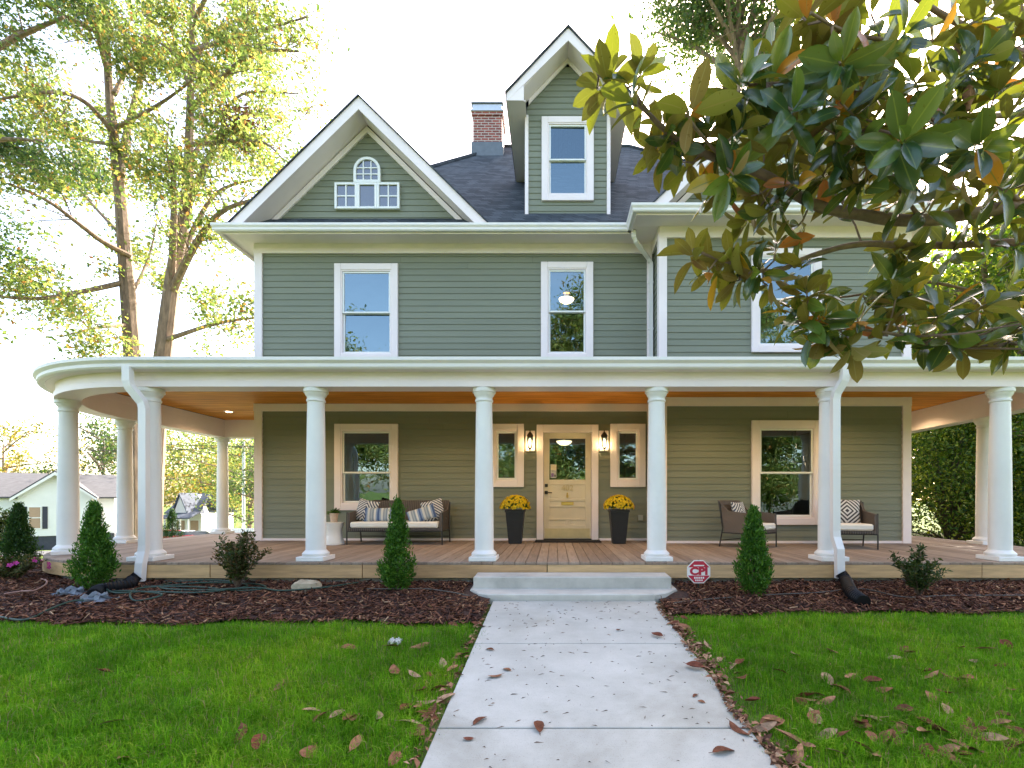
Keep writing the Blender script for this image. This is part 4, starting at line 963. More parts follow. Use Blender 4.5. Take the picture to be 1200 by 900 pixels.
# ---------------------------------------------------------------- concrete steps
q = MB()
def plan(poly, z0, z1, e=0.012):
    n = len(poly); c = Vector((sum(p[0] for p in poly)/n, sum(p[1] for p in poly)/n))
    ins = [(p[0]+(c.x-p[0])/abs(c.x-p[0]+1e-6)*e, p[1]+(c.y-p[1])/abs(c.y-p[1]+1e-6)*e) for p in poly]
    vs = [(x, y_, z0) for x, y_ in poly]+[(x, y_, z1-e) for x, y_ in poly]+[(x, y_, z1) for x, y_ in ins]
    fs = [tuple(range(2*n, 3*n))]
    for i in range(n):
        j = (i+1) % n; fs += [(i, j, n+j, n+i), (n+i, n+j, 2*n+j, 2*n+i)]
    q.add(vs, fs)
plan([(-0.965, 5.78), (1.385, 5.78), (1.40, 6.14), (-0.98, 6.14)], -1.3, -0.912)
plan([(-0.75, 5.44), (1.12, 5.44), (1.26, 5.52), (1.45, 5.75), (1.47, 6.13), (-1.02, 6.13), (-1.0, 5.75), (-0.86, 5.52)], -1.3, -1.052)
o = q.build('concrete_steps', 'concrete'); tag(o, 'two low concrete steps from the front walk up to the porch deck', 'steps')
# ---------------------------------------------------------------- lanterns
def lantern(x, label):
    t = thing('wall_lantern', label, 'lantern', (x, YL-0.06, 1.0), 'lanterns beside the front door')
    q = MB(); q.box(x-0.09, x+0.09, YL-0.05, YL-0.022, 0.95, 1.35, 0.005); q.build('mounting_block', 'trim', t)
    q = MB(); yy = YL-0.145
    q.lathe([(0.008, 1.315), (0.02, 1.305), (0.035, 1.285), (0.062, 1.25), (0.066, 1.225), (0.058, 1.215), (0.058, 1.19)], (x, yy, 0), 12)
    q.lathe([(0.012, 0.965), (0.020, 0.985), (0.042, 1.005), (0.042, 1.013)], (x, yy, 0), 12)
    q.lathe([(0.004, 0.945), (0.011, 0.953), (0.004, 0.9649)], (x, yy, 0), 8)
    for k in range(6):
        a = k*math.pi/3; q.tube([(x+0.042*math.cos(a), yy+0.042*math.sin(a), 1.01), (x+0.056*math.cos(a), yy+0.056*math.sin(a), 1.20)], 0.0035, 5)
    q.tube([(x, yy, 1.31), (x, yy+0.01, 1.335), (x, yy+0.05, 1.33), (x, YL-0.05, 1.27)], 0.009, 6); q.build('lamp_body', 'black', t, True)
    q = MB(); q.lathe([(0.039, 1.0135), (0.053, 1.189)], (x, yy, 0), 16); q.build('lamp_glass', 'clearglass', t, True)
    q = MB(); q.lathe([(0.008, 1.02), (0.026, 1.06), (0.030, 1.10), (0.022, 1.14), (0.01, 1.17)], (x, yy, 0), 12); q.build('bulb', 'bulb', t, True)
    L = bpy.data.lights.new('lantern_light', 'POINT'); L.energy = 4.5; L.color = (1, 0.62, 0.28); L.shadow_soft_size = 0.03
    lo = bpy.data.objects.new('lantern_light', L); COL.objects.link(lo); lo.location = (0, -0.085, -0.03+0.07); lo.parent = t
M['bulb'] = emit('lit_bulb', (1.0, 0.66, 0.30), 2.2)
lantern(-0.475, 'lit black wall lantern between door and the narrow window behind a column')
lantern(0.955, 'lit black wall lantern above the planter beside the outlet cover')
# lamps seen through the glass
def bowl(x, y, z, r, label):
    t = thing('ceiling_lamp', label, 'lamp', (x, y, z), None)
    q = MB(); q.lathe([(0.01, -r*0.55), (r*0.5, -r*0.48), (r*0.85, -r*0.25), (r, 0)], (x, y, z), 20); q.build('lamp_shade', 'bowl', t, True)
    q = MB(); q.lathe([(0.03, 0.0005), (0.03, 0.10), (0.09, 0.12)], (x, y, z), 12); q.build('stem', 'brass', t, True)
bowl(0.205, YL+1.0, 1.27, 0.17, 'lit glass bowl ceiling lamp seen through the front door glass')
bowl(0.26, YL+1.2, 4.42, 0.17, 'lit glass bowl lamp seen through the narrow upstairs window')
bowl(0.16, YL+1.2, 3.02, 0.17, 'lit round lamp low in the narrow upstairs window') if False else None
# ---------------------------------------------------------------- doormat
q = MB(); q.box(-0.37, 0.87, 9.02, 9.44, DECK+0.004, DECK+0.022, 0.004); tag(q.build('doormat', 'mat'), 'thin dark doormat lying before the front door', 'doormat')
# ---------------------------------------------------------------- planters of chrysanthemums
def dome_points(n, c, rx, rz, inner=0.75):
    d = unit(rng.normal(size=(n, 3))); d[:, 2] = np.abs(d[:, 2])*1.0-0.18
    r = inner+(1-inner)*rng.random((n, 1))
    return np.array(c)+d*r*np.array([rx, rx, rz]), d
def planter(x, y, label, seed):
    t = thing('flower_planter', label, 'planter', (x, y, DECK), 'planters of yellow chrysanthemums by the door')
    z0, z1, a, c = DECK+0.002, DECK+0.62, 0.115, 0.165; q = MB()
    def sq(h, z): return [(x-h, y-h, z), (x+h, y-h, z), (x+h, y+h, z), (x-h, y+h, z)]
    vs = sq(a, z0)+sq(c, z1-0.05)+sq(c+0.012, z1-0.049)+sq(c+0.012, z1)+sq(c-0.015, z1)+sq(c-0.03, z1-0.06)
    fs = [(3,2,1,0)]+[(l*4+k, l*4+(k+1)%4, l*4+4+(k+1)%4, l*4+4+k) for l in range(5) for k in range(4)]+[(20,21,22,23)]
    q.add(vs, fs); q.build('pot', 'planter', t)
    cz = z1+0.06
    p, d = dome_points(900, (x, y, cz), 0.25, 0.22, 0.35); leaves('foliage', p, np.full(900, 0.045), 'fern', t, 0.5, 0.3)
    # each blossom: a small rosette of petals
    n = 430; p, d = dome_points(n, (x, y, cz), 0.285, 0.25, 0.90); V = []
    k = 8
    for i in range(n):
        ax = Vector(d[i]).normalized(); u = ax.orthogonal().normalized(); w = ax.cross(u); c0 = Vector(p[i]); rr = 0.020+0.009*rng.random()
        for j in range(k):
            th = j*2*math.pi/k+rng.random()*0.3; dr = u*math.cos(th)+w*math.sin(th); sd = ax.cross(dr)
            V.append([c0, c0+dr*rr*0.6+sd*rr*0.28+ax*0.006, c0+dr*rr+ax*0.004, c0+dr*rr*0.6-sd*rr*0.28+ax*0.006])
    np_mesh('blossoms', np.array([[tuple(a_) for a_ in r_] for r_ in V]), 4, [(0,1,2),(0,2,3)], 'mum', t)
planter(-0.715, 8.86, 'tall charcoal planter of yellow mums beneath the narrow window by a column', 1)
planter(1.165, 8.86, 'tall charcoal planter of yellow mums in front of the outlet cover', 2)
# ---------------------------------------------------------------- wicker furniture
def pillow_mesh(w, h, t, n=10):
    v = []; f = []
    for s in (1, -1):
        for j in range(n+1):
            for i in range(n+1):
                u, vv = i/n*2-1, j/n*2-1; k = max(0, (1-u**2)*(1-vv**2))**0.42
                pin = 1-0.07*(1-abs(u)**2)*(abs(vv)**3); pin2 = 1-0.07*(1-abs(vv)**2)*(abs(u)**3)
                v.append((u*w/2*pin2, -s*t/2*k-(0.0 if s > 0 else 0), vv*h/2*pin))
    m = (n+1)*(n+1)
    for j in range(n):
        for i in range(n):
            a = j*(n+1)+i; f.append((a, a+1, a+n+2, a+n+1)); a += m; f.append((a, a+n+1, a+n+2, a+1))
    return v, f
def pillow(w, h, t, mat, loc, rot, label, group):
    o = MB().add(*pillow_mesh(w, h, t)).build('pillow', mat, None, True); o.location = loc; o.rotation_euler = rot
    return tag(o, label, 'pillow', group)
def seat_furniture(name, label, cat, W, loc, rz, group=None, cushions=1):
    D = 0.66; t = thing(name, label, cat, (0, 0, 0), group)
    zs, za, zb = 0.30, 0.56, 0.775
    q = MB(); q.box(-W/2+0.02, W/2-0.02, -D/2+0.02, D/2-0.05, zs-0.055, zs, 0.01); q.build('seat_base', 'wicker', t)
    for k in range(cushions):
        a = -W/2+0.055+(W-0.11)*k/cushions; c = a+(W-0.11)/cushions
        q = MB(); q.box(a+0.004, c-0.004, -D/2-0.005, D/2-0.10, zs+0.001, zs+0.105, 0.022); q.build('seat_cushion', 'cushion', t)
    q = MB(); q.slab([(-W/2+0.01, D/2-0.10, zs-0.02), (W/2-0.01, D/2-0.10, zs-0.02), (W/2-0.01, D/2+0.02, zb), (-W/2+0.01, D/2+0.02, zb)], (0, 0.04, 0.01)); q.build('backrest', 'wicker', t)
    for sx in (-1, 1):
        x = sx*(W/2-0.02)
        poly = [(-D/2+0.02, zs-0.05), (D/2-0.07, zs-0.05), (D/2-0.01, zb-0.04), (D/2-0.14, za+0.05), (-D/2+0.03, za)]
        q = MB(); q.add([(x-0.02, y_, z) for y_, z in poly]+[(x+0.02, y_, z) for y_, z in poly], [(0,1,2,3,4), (9,8,7,6,5)]+[(i, i+5, (i+1)%5+5, (i+1)%5) for i in range(5)]); q.build('armrest', 'wicker', t)
        for sy in (-1, 1):
            yy = -D/2+0.03 if sy < 0 else D/2-0.02; top = za+0.012 if sy < 0 else zb-0.02
            q = MB(); q.tube([(x+sx*0.028, yy+(0.03 if sy > 0 else 0), 0.001), (x+sx*0.028, yy+(-0.03 if sy > 0 else 0.0), zs), (x+sx*0.028, yy+(0.03 if sy > 0 else 0.01), top)], 0.0125, 6); q.build('leg', 'black', t)
    q = MB(); q.tube([(-W/2-0.008, -D/2+0.03, zs-0.062), (W/2+0.008, -D/2+0.03, zs-0.062)], 0.010, 6); q.tube([(-W/2-0.008, D/2-0.03, 0.11), (W/2+0.008, D/2-0.03, 0.11)], 0.009, 6)
    for sx in (-1, 1): q.tube([(sx*(W/2+0.008), -D/2+0.03, zs-0.062), (sx*(W/2+0.008), D/2-0.05, zs-0.062)], 0.010, 6)
    q.build('stretcher', 'black', t)
    t.location = loc; t.rotation_euler.z = rz
    return t
BX, BY = -2.82, 8.86
seat_furniture('bench', 'long grey wicker porch bench with a white seat cushion', 'bench', 1.66, (BX, BY, DECK), 0.0, cushions=1)
pillow(0.42, 0.42, 0.13, 'chevron', (BX-0.62, BY+0.02, DECK+0.595), (R(-16), R(12), R(-12)), 'navy and white zigzag pillow on the bench end nearest the potted fern', 'zigzag pillows on the wicker bench')
pillow(0.56, 0.26, 0.12, 'stripe', (BX-0.33, BY-0.09, DECK+0.53), (R(-14), R(0), R(4)), 'blue striped lumbar pillow lying flat-on near the stool end of the bench', 'striped lumbar pillows on the bench')
pillow(0.40, 0.40, 0.13, 'chevron', (BX+0.60, BY+0.03, DECK+0.60), (R(-16), R(-14), R(14)), 'navy and white zigzag pillow in the bench corner away from the stool', 'zigzag pillows on the wicker bench')
pillow(0.52, 0.26, 0.12, 'stripe', (BX+0.42, BY-0.09, DECK+0.53), (R(-14), R(-18), R(8)), 'blue striped lumbar pillow tilted against the bench arm away from the stool', 'striped lumbar pillows on the bench')
# stool and fern
sx, sy = -3.93, 8.66
q = MB(); q.lathe([(0.175, 0.002), (0.178, 0.02), (0.150, 0.12), (0.138, 0.21), (0.148, 0.30), (0.172, 0.375), (0.175, 0.392), (0.165, 0.397)], (sx, sy, DECK), 32)
tag(q.build('drum_stool', 'ceramic', None, True), 'white waisted ceramic drum stool beside the bench', 'stool')
pt = thing('potted_plant', 'small fern in a pale clay pot on the white stool', 'plant', (sx, sy, DECK+0.399))
q = MB(); q.lathe([(0.055, 0.0), (0.072, 0.14), (0.078, 0.142), (0.078, 0.158), (0.066, 0.158), (0.06, 0.13)], (sx, sy, DECK+0.399), 20); q.build('pot', 'claypot', pt, True)
P = []; Dr = []
for k in range(46):
    a = rng.uniform(0, 2*np.pi); L = 0.10+0.07*rng.random(); el = rng.uniform(0.25, 1.3)
    for s in np.linspace(0.25, 1, 7):
        P.append((sx+math.cos(a)*math.cos(el)*L*s, sy+math.sin(a)*math.cos(el)*L*s, DECK+0.545+math.sin(el)*L*s-0.05*s*s)); Dr.append((math.cos(a), math.sin(a), 0.2))
leaves('foliage', np.array(P), np.full(len(P), 0.04), 'fern', pt, 0.45, 0.6, dirs=Dr)
# armchairs
seat_furniture('armchair', 'grey wicker armchair turned sideways, in front of the wide window', 'armchair', 0.66, (3.28, 8.22, DECK), R(38), 'wicker armchairs on the porch')
seat_furniture('armchair', 'grey wicker armchair half hidden behind the column with the downspout', 'armchair', 0.66, (4.88, 8.10, DECK), R(-14), 'wicker armchairs on the porch')
pillow(0.38, 0.38, 0.12, 'chevron', (3.17, 8.36, DECK+0.575), (R(-14), R(0), R(38)), 'small navy and white zigzag pillow on the sideways armchair', None)
pillow(0.44, 0.44, 0.13, 'diamond', (4.96, 8.28, DECK+0.595), (R(-16), R(3), R(-14)), 'charcoal pillow with white diamond lines on the half hidden armchair', None)
# ---------------------------------------------------------------- things in the beds
def bez(px):  return px
def gz(x, y): return bed_h(x, y) if (bed_front(x) < y < bed_back(x)+0.1 and not (-0.72 < x < 1.17)) else ground_z(x, y)
def sign():
    x, y, z, r = 1.70, 5.74, -0.845, 0.147
    t = thing('security_sign', 'red and white octagonal yard sign reading CPI on a stake', 'sign', (x, y, gz(x, y)))
    def oct_(rr): return [(x+rr*math.cos(R(22.5+45*k)), z+rr*math.sin(R(22.5+45*k))) for k in range(8)]
    q = MB(); q.prism(oct_(r), y-0.004, y+0.004); q.build('board', 'signwhite', t)
    q = MB(); o8 = oct_(r-0.012); zb0, zb1 = z-0.045, z+0.052
    def clip(poly, zc, keep_above):
        out = []
        for a, c in zip(poly, poly[1:]+poly[:1]):
            ia, ic = (a[1] >= zc) == keep_above, (c[1] >= zc) == keep_above
            if ia: out.append(a)
            if ia != ic: k = (zc-a[1])/(c[1]-a[1]); out.append((a[0]+(c[0]-a[0])*k, zc))
        return out
    q.prism(clip(o8, zb1, True), y-0.0065, y-0.0042); q.prism(clip(o8, zb0, False), y-0.0065, y-0.0042); q.build('red_field', 'signred', t)
    text_mesh('lettering', 'CPI', 0.118, 'signred', t, (x, y-0.0055, z+0.002), 0.003, 1.22, 0.006)
    q = MB()
    q.box(x-0.062, x+0.062, y-0.0085, y-0.0068, z+0.066, z+0.080)
    for k in range(5): u = x-0.056+k*0.025; q.box(u, u+0.017, y-0.0085, y-0.0068, z-0.082, z-0.060)
    for k in range(4): u = x-0.044+k*0.024; q.box(u, u+0.016, y-0.0085, y-0.0068, z-0.110, z-0.092)
    q.build('small_print', 'signwhite', t)
    q = MB(); q.box(x-0.008, x+0.008, y+0.0045, y+0.016, gz(x, y)-0.15, z+r*0.95); q.build('stake', 'black', t)
sign()
def conifer(x, y, h, w, label, mat='arbor', n=9600, group=None, seed=0, spire=1.0):
    z = gz(x, y)-0.01; t = thing('arborvitae', label, 'shrub', (x, y, z), group); r_ = random.Random(seed); P = []; D = []; S = []
    sprays = 240
    for k in range(sprays):
        u = r_.random()**1.05*0.97; th = r_.uniform(0, 6.283)
        prof = (0.66+0.34*u/0.16) if u < 0.16 else max(0.03, (1-u)/0.84)**spire
        R0 = w/2*prof*(0.45+0.55*r_.random()); L = 0.10+0.13*(1-u)*r_.random()+0.03
        c = Vector((x+R0*0.75*math.cos(th), y+R0*0.75*math.sin(th), z+0.02+u*h*0.92)); d = Vector((math.cos(th)*(0.45+0.3*r_.random())*(1.1-u), math.sin(th)*(0.45+0.3*r_.random())*(1.1-u), 1.0)).normalized()
        m = n//sprays
        for i in range(m):
            s_ = (i+r_.random())/m; wd = 0.030*(1-0.7*s_)+0.006
            P.append(c+d*L*s_+Vector((r_.gauss(0, wd), r_.gauss(0, wd), r_.gauss(0, wd*0.6)))); D.append(d+Vector((r_.gauss(0, .4), r_.gauss(0, .4), r_.gauss(0, .3)))); S.append(0.036*(0.7+0.7*r_.random()))
    leaves('foliage', np.array([tuple(p) for p in P]), np.array(S), mat, t, 0.34, 0.1, dirs=np.array([tuple(d) for d in D]))
    q = MB(); q.tube([(x, y, z-0.05), (x, y, z+h*0.4), (x+0.01, y, z+h*0.85)], [0.025, 0.015, 0.005], 6); q.build('trunk', 'stem', t)
G = 'young arborvitae planted along the porch'
conifer(-5.54, 5.85, 1.02, 0.45, 'broad bright green arborvitae beside the black drain pipe and downspout', group=G, seed=1)
conifer(-1.87, 5.80, 1.08, 0.40, 'slim pointed arborvitae in front of the wicker bench', group=G, seed=2, spire=1.25)
conifer(2.29, 5.60, 1.00, 0.42, 'cone shaped arborvitae by the red and white sign', group=G, seed=3)
conifer(-8.10, 7.35, 0.98, 0.44, 'dark arborvitae above the magenta flowers at the edge of the bed', 'darkarbor', group=G, seed=4)
conifer(-9.75, 12.4, 1.15, 0.62, 'small dark arborvitae beyond the porch deck, in front of the parked cars', 'darkarbor', 4000, G, 5)
def shrub(name, x, y, h, w, label, mat, n=1500, leaf=0.05, stems=16, flowers=None, group=None, upright=1.0):
    z = gz(x, y)-0.01; t = thing(name, label, 'shrub', (x, y, z), group); q = MB(); P = []; Dr = []
    for k in range(stems):
        a = rng.uniform(0, 2*np.pi); sp = rng.random()**0.6; L = h*(0.65+0.42*rng.random())
        tip = Vector((math.cos(a)*w/2*sp, math.sin(a)*w/2*sp, L*(1-0.25*sp*sp*(2-upright))))
        mid = Vector((tip.x*0.35, tip.y*0.35, tip.z*0.5)); pts = [Vector((x, y, z)), Vector((x, y, z))+mid, Vector((x, y, z))+tip]
        q.tube(pts, [0.008, 0.005, 0.002], 5)
        for j in range(n//stems):
            s = 0.25+0.75*rng.random(); c = pts[0].lerp(pts[1], s*2) if s < 0.5 else pts[1].lerp(pts[2], s*2-1)
            d = Vector(rng.normal(size=3)); d.z = abs(d.z)*0.6+0.2; d.normalize(); P.append(c+d*leaf*(0.5+0.8*rng.random())); Dr.append(d)
    q.build('stems', 'stem', t); leaves('foliage', np.array(P), np.full(len(P), leaf), mat, t, 0.42, 0.5, dirs=np.array(Dr))
    if flowers:
        V = []
        for i in range(flowers):
            d = unit(rng.normal(size=3)); d[2] = abs(d[2])*0.7+0.1; c0 = Vector((x, y, z+h*0.35))+Vector((d[0]*w*0.5, d[1]*w*0.5, d[2]*h*0.6)); ax = Vector(d).normalized(); u = ax.orthogonal().normalized(); w2 = ax.cross(u)
            for j in range(5):
                th = j*2*math.pi/5; dr = u*math.cos(th)+w2*math.sin(th); sd = ax.cross(dr); rr = 0.035
                V.append([tuple(c0), tuple(c0+dr*rr*0.6+sd*rr*0.35+ax*0.012), tuple(c0+dr*rr+ax*0.008), tuple(c0+dr*rr*0.6-sd*rr*0.35+ax*0.012)])
        np_mesh('blossoms', np.array(V), 4, [(0,1,2),(0,2,3)], 'pink', t)
shrub('young_shrub', -3.80, 5.83, 0.68, 0.70, 'sparse upright bronze green shrub between hose coil and rock', 'shrubleaf', 2600, 0.05, 32)
shrub('young_shrub', 4.13, 5.52, 0.55, 0.62, 'loose dark green shrub beside the end of the black drain pipe', 'shrubdark', 1700, 0.05, 22, upright=0.8)
shrub('azalea', -7.05, 6.35, 0.36, 0.85, 'low azalea with magenta blossoms beneath the dark arborvitae', 'shrubleaf', 1800, 0.045, 26, 16, upright=0.3)
shrub('leafy_shrub', -9.6, 8.2, 1.05, 1.1, 'tall glossy dark shrub at the edge of the view, by the neighbour house', 'shrubdark', 2400, 0.075, 26)
def rock(x, y, sx_, sy_, sz_, label):
    v = []; f = []; n, m = 14, 9; z = gz(x, y)
    for j in range(m+1):
        for i in range(n):
            th, ph = 2*math.pi*i/n, math.pi*j/m; k = 1+0.10*math.sin(th*3+1)+0.07*math.sin(th*5+ph*4)+0.05*math.cos(ph*7+th)
            ex = 0.75; f_ = lambda c: math.copysign(abs(c)**ex, c)
            v.append((x+sx_*k*f_(math.cos(th))*math.sin(ph)**ex, y+sy_*k*f_(math.sin(th))*math.sin(ph)**ex, z+sz_*0.6+sz_*k*f_(math.cos(ph))))
    for j in range(m):
        for i in range(n): f.append((j*n+i, (j+1)*n+i, (j+1)*n+(i+1)%n, j*n+(i+1)%n))
    tag(MB().add(v, f).build('rock', 'rock', None, True), label, 'rock')
rock(-2.98, 5.82, 0.165, 0.10, 0.075, 'single tan rock lying on the mulch below the bench')
# drain pipes
def smooth(pts, n=8):
    pts = [Vector(p) for p in pts]; out = []
    for i in range(len(pts)-1):
        p0, p1, p2, p3 = pts[max(0, i-1)], pts[i], pts[i+1], pts[min(len(pts)-1, i+2)]
        for k in range(n):
            t = k/n; out.append(0.5*((2*p1)+(p2-p0)*t+(2*p0-5*p1+4*p2-p3)*t*t+(3*p1-p0-3*p2+p3)*t**3))
    return out+[pts[-1]]
def drain(pts, label):
    s = smooth(pts, 26); r = [0.066+0.006*math.cos(i*2.1) for i in range(len(s))]
    q = MB(); q.tube(s, r, 12, True); ro_ = q.build('drain_pipe', 'drain', None, True); tag(ro_, label, 'pipe', 'black drain pipes below the downspouts')
def on(px, py, y=None, dz=0.0):
    """a point on the bed seen at that pixel"""
    yy = 5.8
    for _ in range(12):
        x = (px-VX)/F*yy; z = gz(x, yy)+dz; yy = -z*F/(py-VY)
    return Vector(((px-VX)/F*yy, yy, gz((px-VX)/F*yy, yy)+dz))
drain([(-5.205, 6.08, -0.95), (-5.24, 6.03, -1.0)]+[on(150, 685, dz=0.05), on(118, 693, dz=0.045), on(110, 697, dz=0.04)], 'black corrugated drain pipe running behind the broad arborvitae')
drain([(3.575, 6.08, -0.92), (3.60, 6.02, -0.99), on(998, 697, dz=0.06), on(1012, 709, dz=0.055)], 'black corrugated drain pipe with its open end towards the lawn')
def hose(name, pts, r, mat, label, cat, group=None):
    q = MB(); q.tube(smooth(pts, 10), r, 7); tag(q.build(name, mat, None, True), label, cat, group)
hp = [on(x, y_, dz=0.03) for x, y_ in ((0, 724), (30, 727), (60, 715), (85, 707), (110, 703), (125, 696), (150, 694), (190, 699), (160, 704), (153, 696), (170, 690), (230, 690), (280, 692), (310, 690), (300, 686), (240, 685), (180, 687), (130, 684), (122, 688), (135, 697), (175, 697), (235, 695), (290, 688), (250, 682), (200, 683), (190, 690), (240, 693), (300, 691), (330, 692), (380, 689), (420, 684))]
for i, p in enumerate(hp): p.z += 0.008*(i % 4)
hose('garden_hose', hp, 0.010, 'hose', 'green garden hose lying in loose loops on the mulch', 'hose')
hose('drip_tube', [on(x, y_, dz=0.035) for x, y_ in ((430, 690), (470, 690), (500, 690), (530, 694), (550, 700))], 0.006, 'tube', 'thin dark drip tube in the mulch near the steps', 'tube')
hose('drip_tube', [on(x, y_, dz=0.03) for x, y_ in ((790, 707), (830, 702), (900, 697), (960, 696), (1010, 690), (1060, 700), (1110, 698), (1200, 698))], 0.006, 'tube', 'thin dark drip tube crossing the bed behind the loose dark green shrub', 'tube')
hose('drip_tube', [on(x, y_, dz=0.04) for x, y_ in ((5, 696), (25, 693), (40, 692), (52, 686), (55, 681), (48, 678))], 0.010, 'tubered', 'rusty brown curved tube below the azalea', 'tube')
def sheet(x0, y0, w, d, label):
    n = 18; v = []; f = []
    for j in range(n+1):
        for i in range(n+1):
            x = x0+w*(i/n-0.5)+0.05*math.sin(j*0.7); yy = y0+d*(j/n-0.5)+0.04*math.sin(i*0.8)
            r_ = math.hypot(i/n-0.5, j/n-0.5)*2; edge = max(0, 1-r_**3)
            v.append((x, yy, gz(x, yy)+0.018+edge*(0.045+0.035*math.sin(i*1.1+j*0.6)+0.02*math.sin(j*1.9-i*0.4))))
    for j in range(n):
        for i in range(n): a = j*(n+1)+i; f.append((a, a+1, a+n+2, a+n+1))
    me = MB().add(v, f).build('plastic_sheet', 'plastic', None, True); tag(me, label, 'sheet', 'crumpled grey sheets on the mulch')
p = on(85, 698); sheet(p.x, p.y, 0.36, 0.18, 'crumpled grey plastic sheet on the mulch between azalea and hose')
p = on(113, 705); sheet(p.x, p.y, 0.34, 0.20, 'flat grey plastic sheet under the hose near the lawn')
# ---------------------------------------------------------------- fallen leaves
def fallen_mesh(kind):
    L, W = [(0.085, 0.034), (0.075, 0.040), (0.095, 0.028), (0.065, 0.036), (0.08, 0.03)][kind]; n = 8; v = []; f = []; r_ = random.Random(kind+3)
    curl, cup, tw = r_.uniform(-0.5, 0.6), r_.uniform(0.3, 1.0), r_.uniform(-0.5, 0.5)
    for i in range(n+1):
        u = i/n*2-1; w = W*max(0.02, (1-abs(u)**2.2))**0.75*(1-0.15*u)
        for k in (-1, -0.5, 0, 0.5, 1):
            yy = k*w; z = cup*yy*yy/W*0.7+curl*u*u*0.03+tw*u*yy*0.8
            v.append((u*L, yy, z+0.012))
    for i in range(n):
        for k in range(4): a = i*5+k; f.append((a, a+5, a+6, a+1))
    b_ = MB().add(v, f); b_.tube([(-L, 0, 0.012+curl*0.03), (-L*1.3, 0.004, 0.012+curl*0.04)], 0.0015, 4)
    return b_
LT = [(0.13, 0.05, 0.028), (0.20, 0.09, 0.05), (0.26, 0.135, 0.075), (0.15, 0.05, 0.03), (0.30, 0.19, 0.12)]
protos = []
for k in range(5):
    m = simple('dry_leaf_%s' % 'abcde'[k], LT[k], 0.8, 0.45, 40, spec=0.12)
    o = fallen_mesh(k).build('fallen_leaf', m, None, True); COL.objects.unlink(o); protos.append(o)
LG = 'dry magnolia leaves fallen on the lawn and the walk'
LLAB = 'dry brown magnolia leaf fallen on the grass or front walk'
def put_leaf(x, y, up=0.0, k=None, s=1.0):
    o = protos[k if k is not None else random.randrange(5)].copy(); COL.objects.link(o)
    onwalk = path_edges(y)[0] < x < path_edges(y)[1]; z = (ground_z(0, y)+0.024 if onwalk else ground_z(x, y)+0.005+up*0.6)
    o.location = (x, y, z); o.rotation_euler = (random.uniform(-0.2, 0.2) if onwalk else random.uniform(-0.5, 0.5), random.uniform(-0.1, 0.1) if onwalk else random.uniform(-0.4, 0.4), random.uniform(0, 6.28))
    if random.random() < 0.4: o.rotation_euler.x += math.pi; o.location.z += 0.02
    s *= random.uniform(0.65, 1.05); o.scale = (s, s, s); tag(o, LLAB, 'leaf', LG)
def gpt(px, py):
    k = (py-VY)/F; y = 1.438/(k+0.054); return (px-VX)/F*y, y
for px, py, s in ((631, 857, .9), (580, 797, .9), (594, 789, .6), (574, 765, .6), (563, 850, .8), (549, 872, .6), (770, 749, .9), (848, 887, 1), (815, 787, 1.1), (815, 820, .5), (822, 827, .4), (867, 861, .9), (725, 742, .5)):
    put_leaf(*gpt(px, py), s=s, k=random.choice((0, 1, 3)))
for px, py in ((327, 808), (365, 838), (395, 842), (413, 846), (410, 848), (375, 846), (278, 867), (302, 878), (363, 888), (416, 878), (444, 845), (463, 790), (492, 760), (486, 795), (505, 794), (530, 788), (480, 853), (493, 830), (500, 838), (508, 836), (476, 836), (462, 895), (146, 895), (130, 853), (123, 793), (460, 762), (409, 763), (518, 782), (495, 815),
               (1087, 792), (1068, 770), (1048, 775), (970, 800), (998, 796), (1110, 838), (1020, 868), (1040, 868), (1056, 858), (1145, 885), (1160, 872), (1190, 882), (1105, 815), (1140, 866), (985, 812), (925, 872), (905, 853), (895, 858), (1060, 836), (1150, 864), (1090, 822), (940, 830), (1180, 760), (1155, 765), (1125, 764), (1060, 765), (975, 768), (1170, 782), (955, 846), (1130, 800), (1010, 882), (1028, 890), (1130, 893), (1082, 865), (868, 782), (860, 785), (915, 792), (883, 828), (905, 852)):
    x, y = gpt(px, py); put_leaf(x, y, 0.03, s=1.0)
for i in range(34): put_leaf(*gpt(random.uniform(930, 1200), 760+135*random.random()**0.6), 0.03, s=0.95)
for i in range(15):
    y = 2.3+2.9*random.random(); put_leaf(1.10+abs(random.gauss(0.05, 0.12)), y, 0.02)
for i in range(9):
    y = 2.3+2.4*random.random(); put_leaf(-0.68-abs(random.gauss(0.0, 0.10)), y, 0.02)
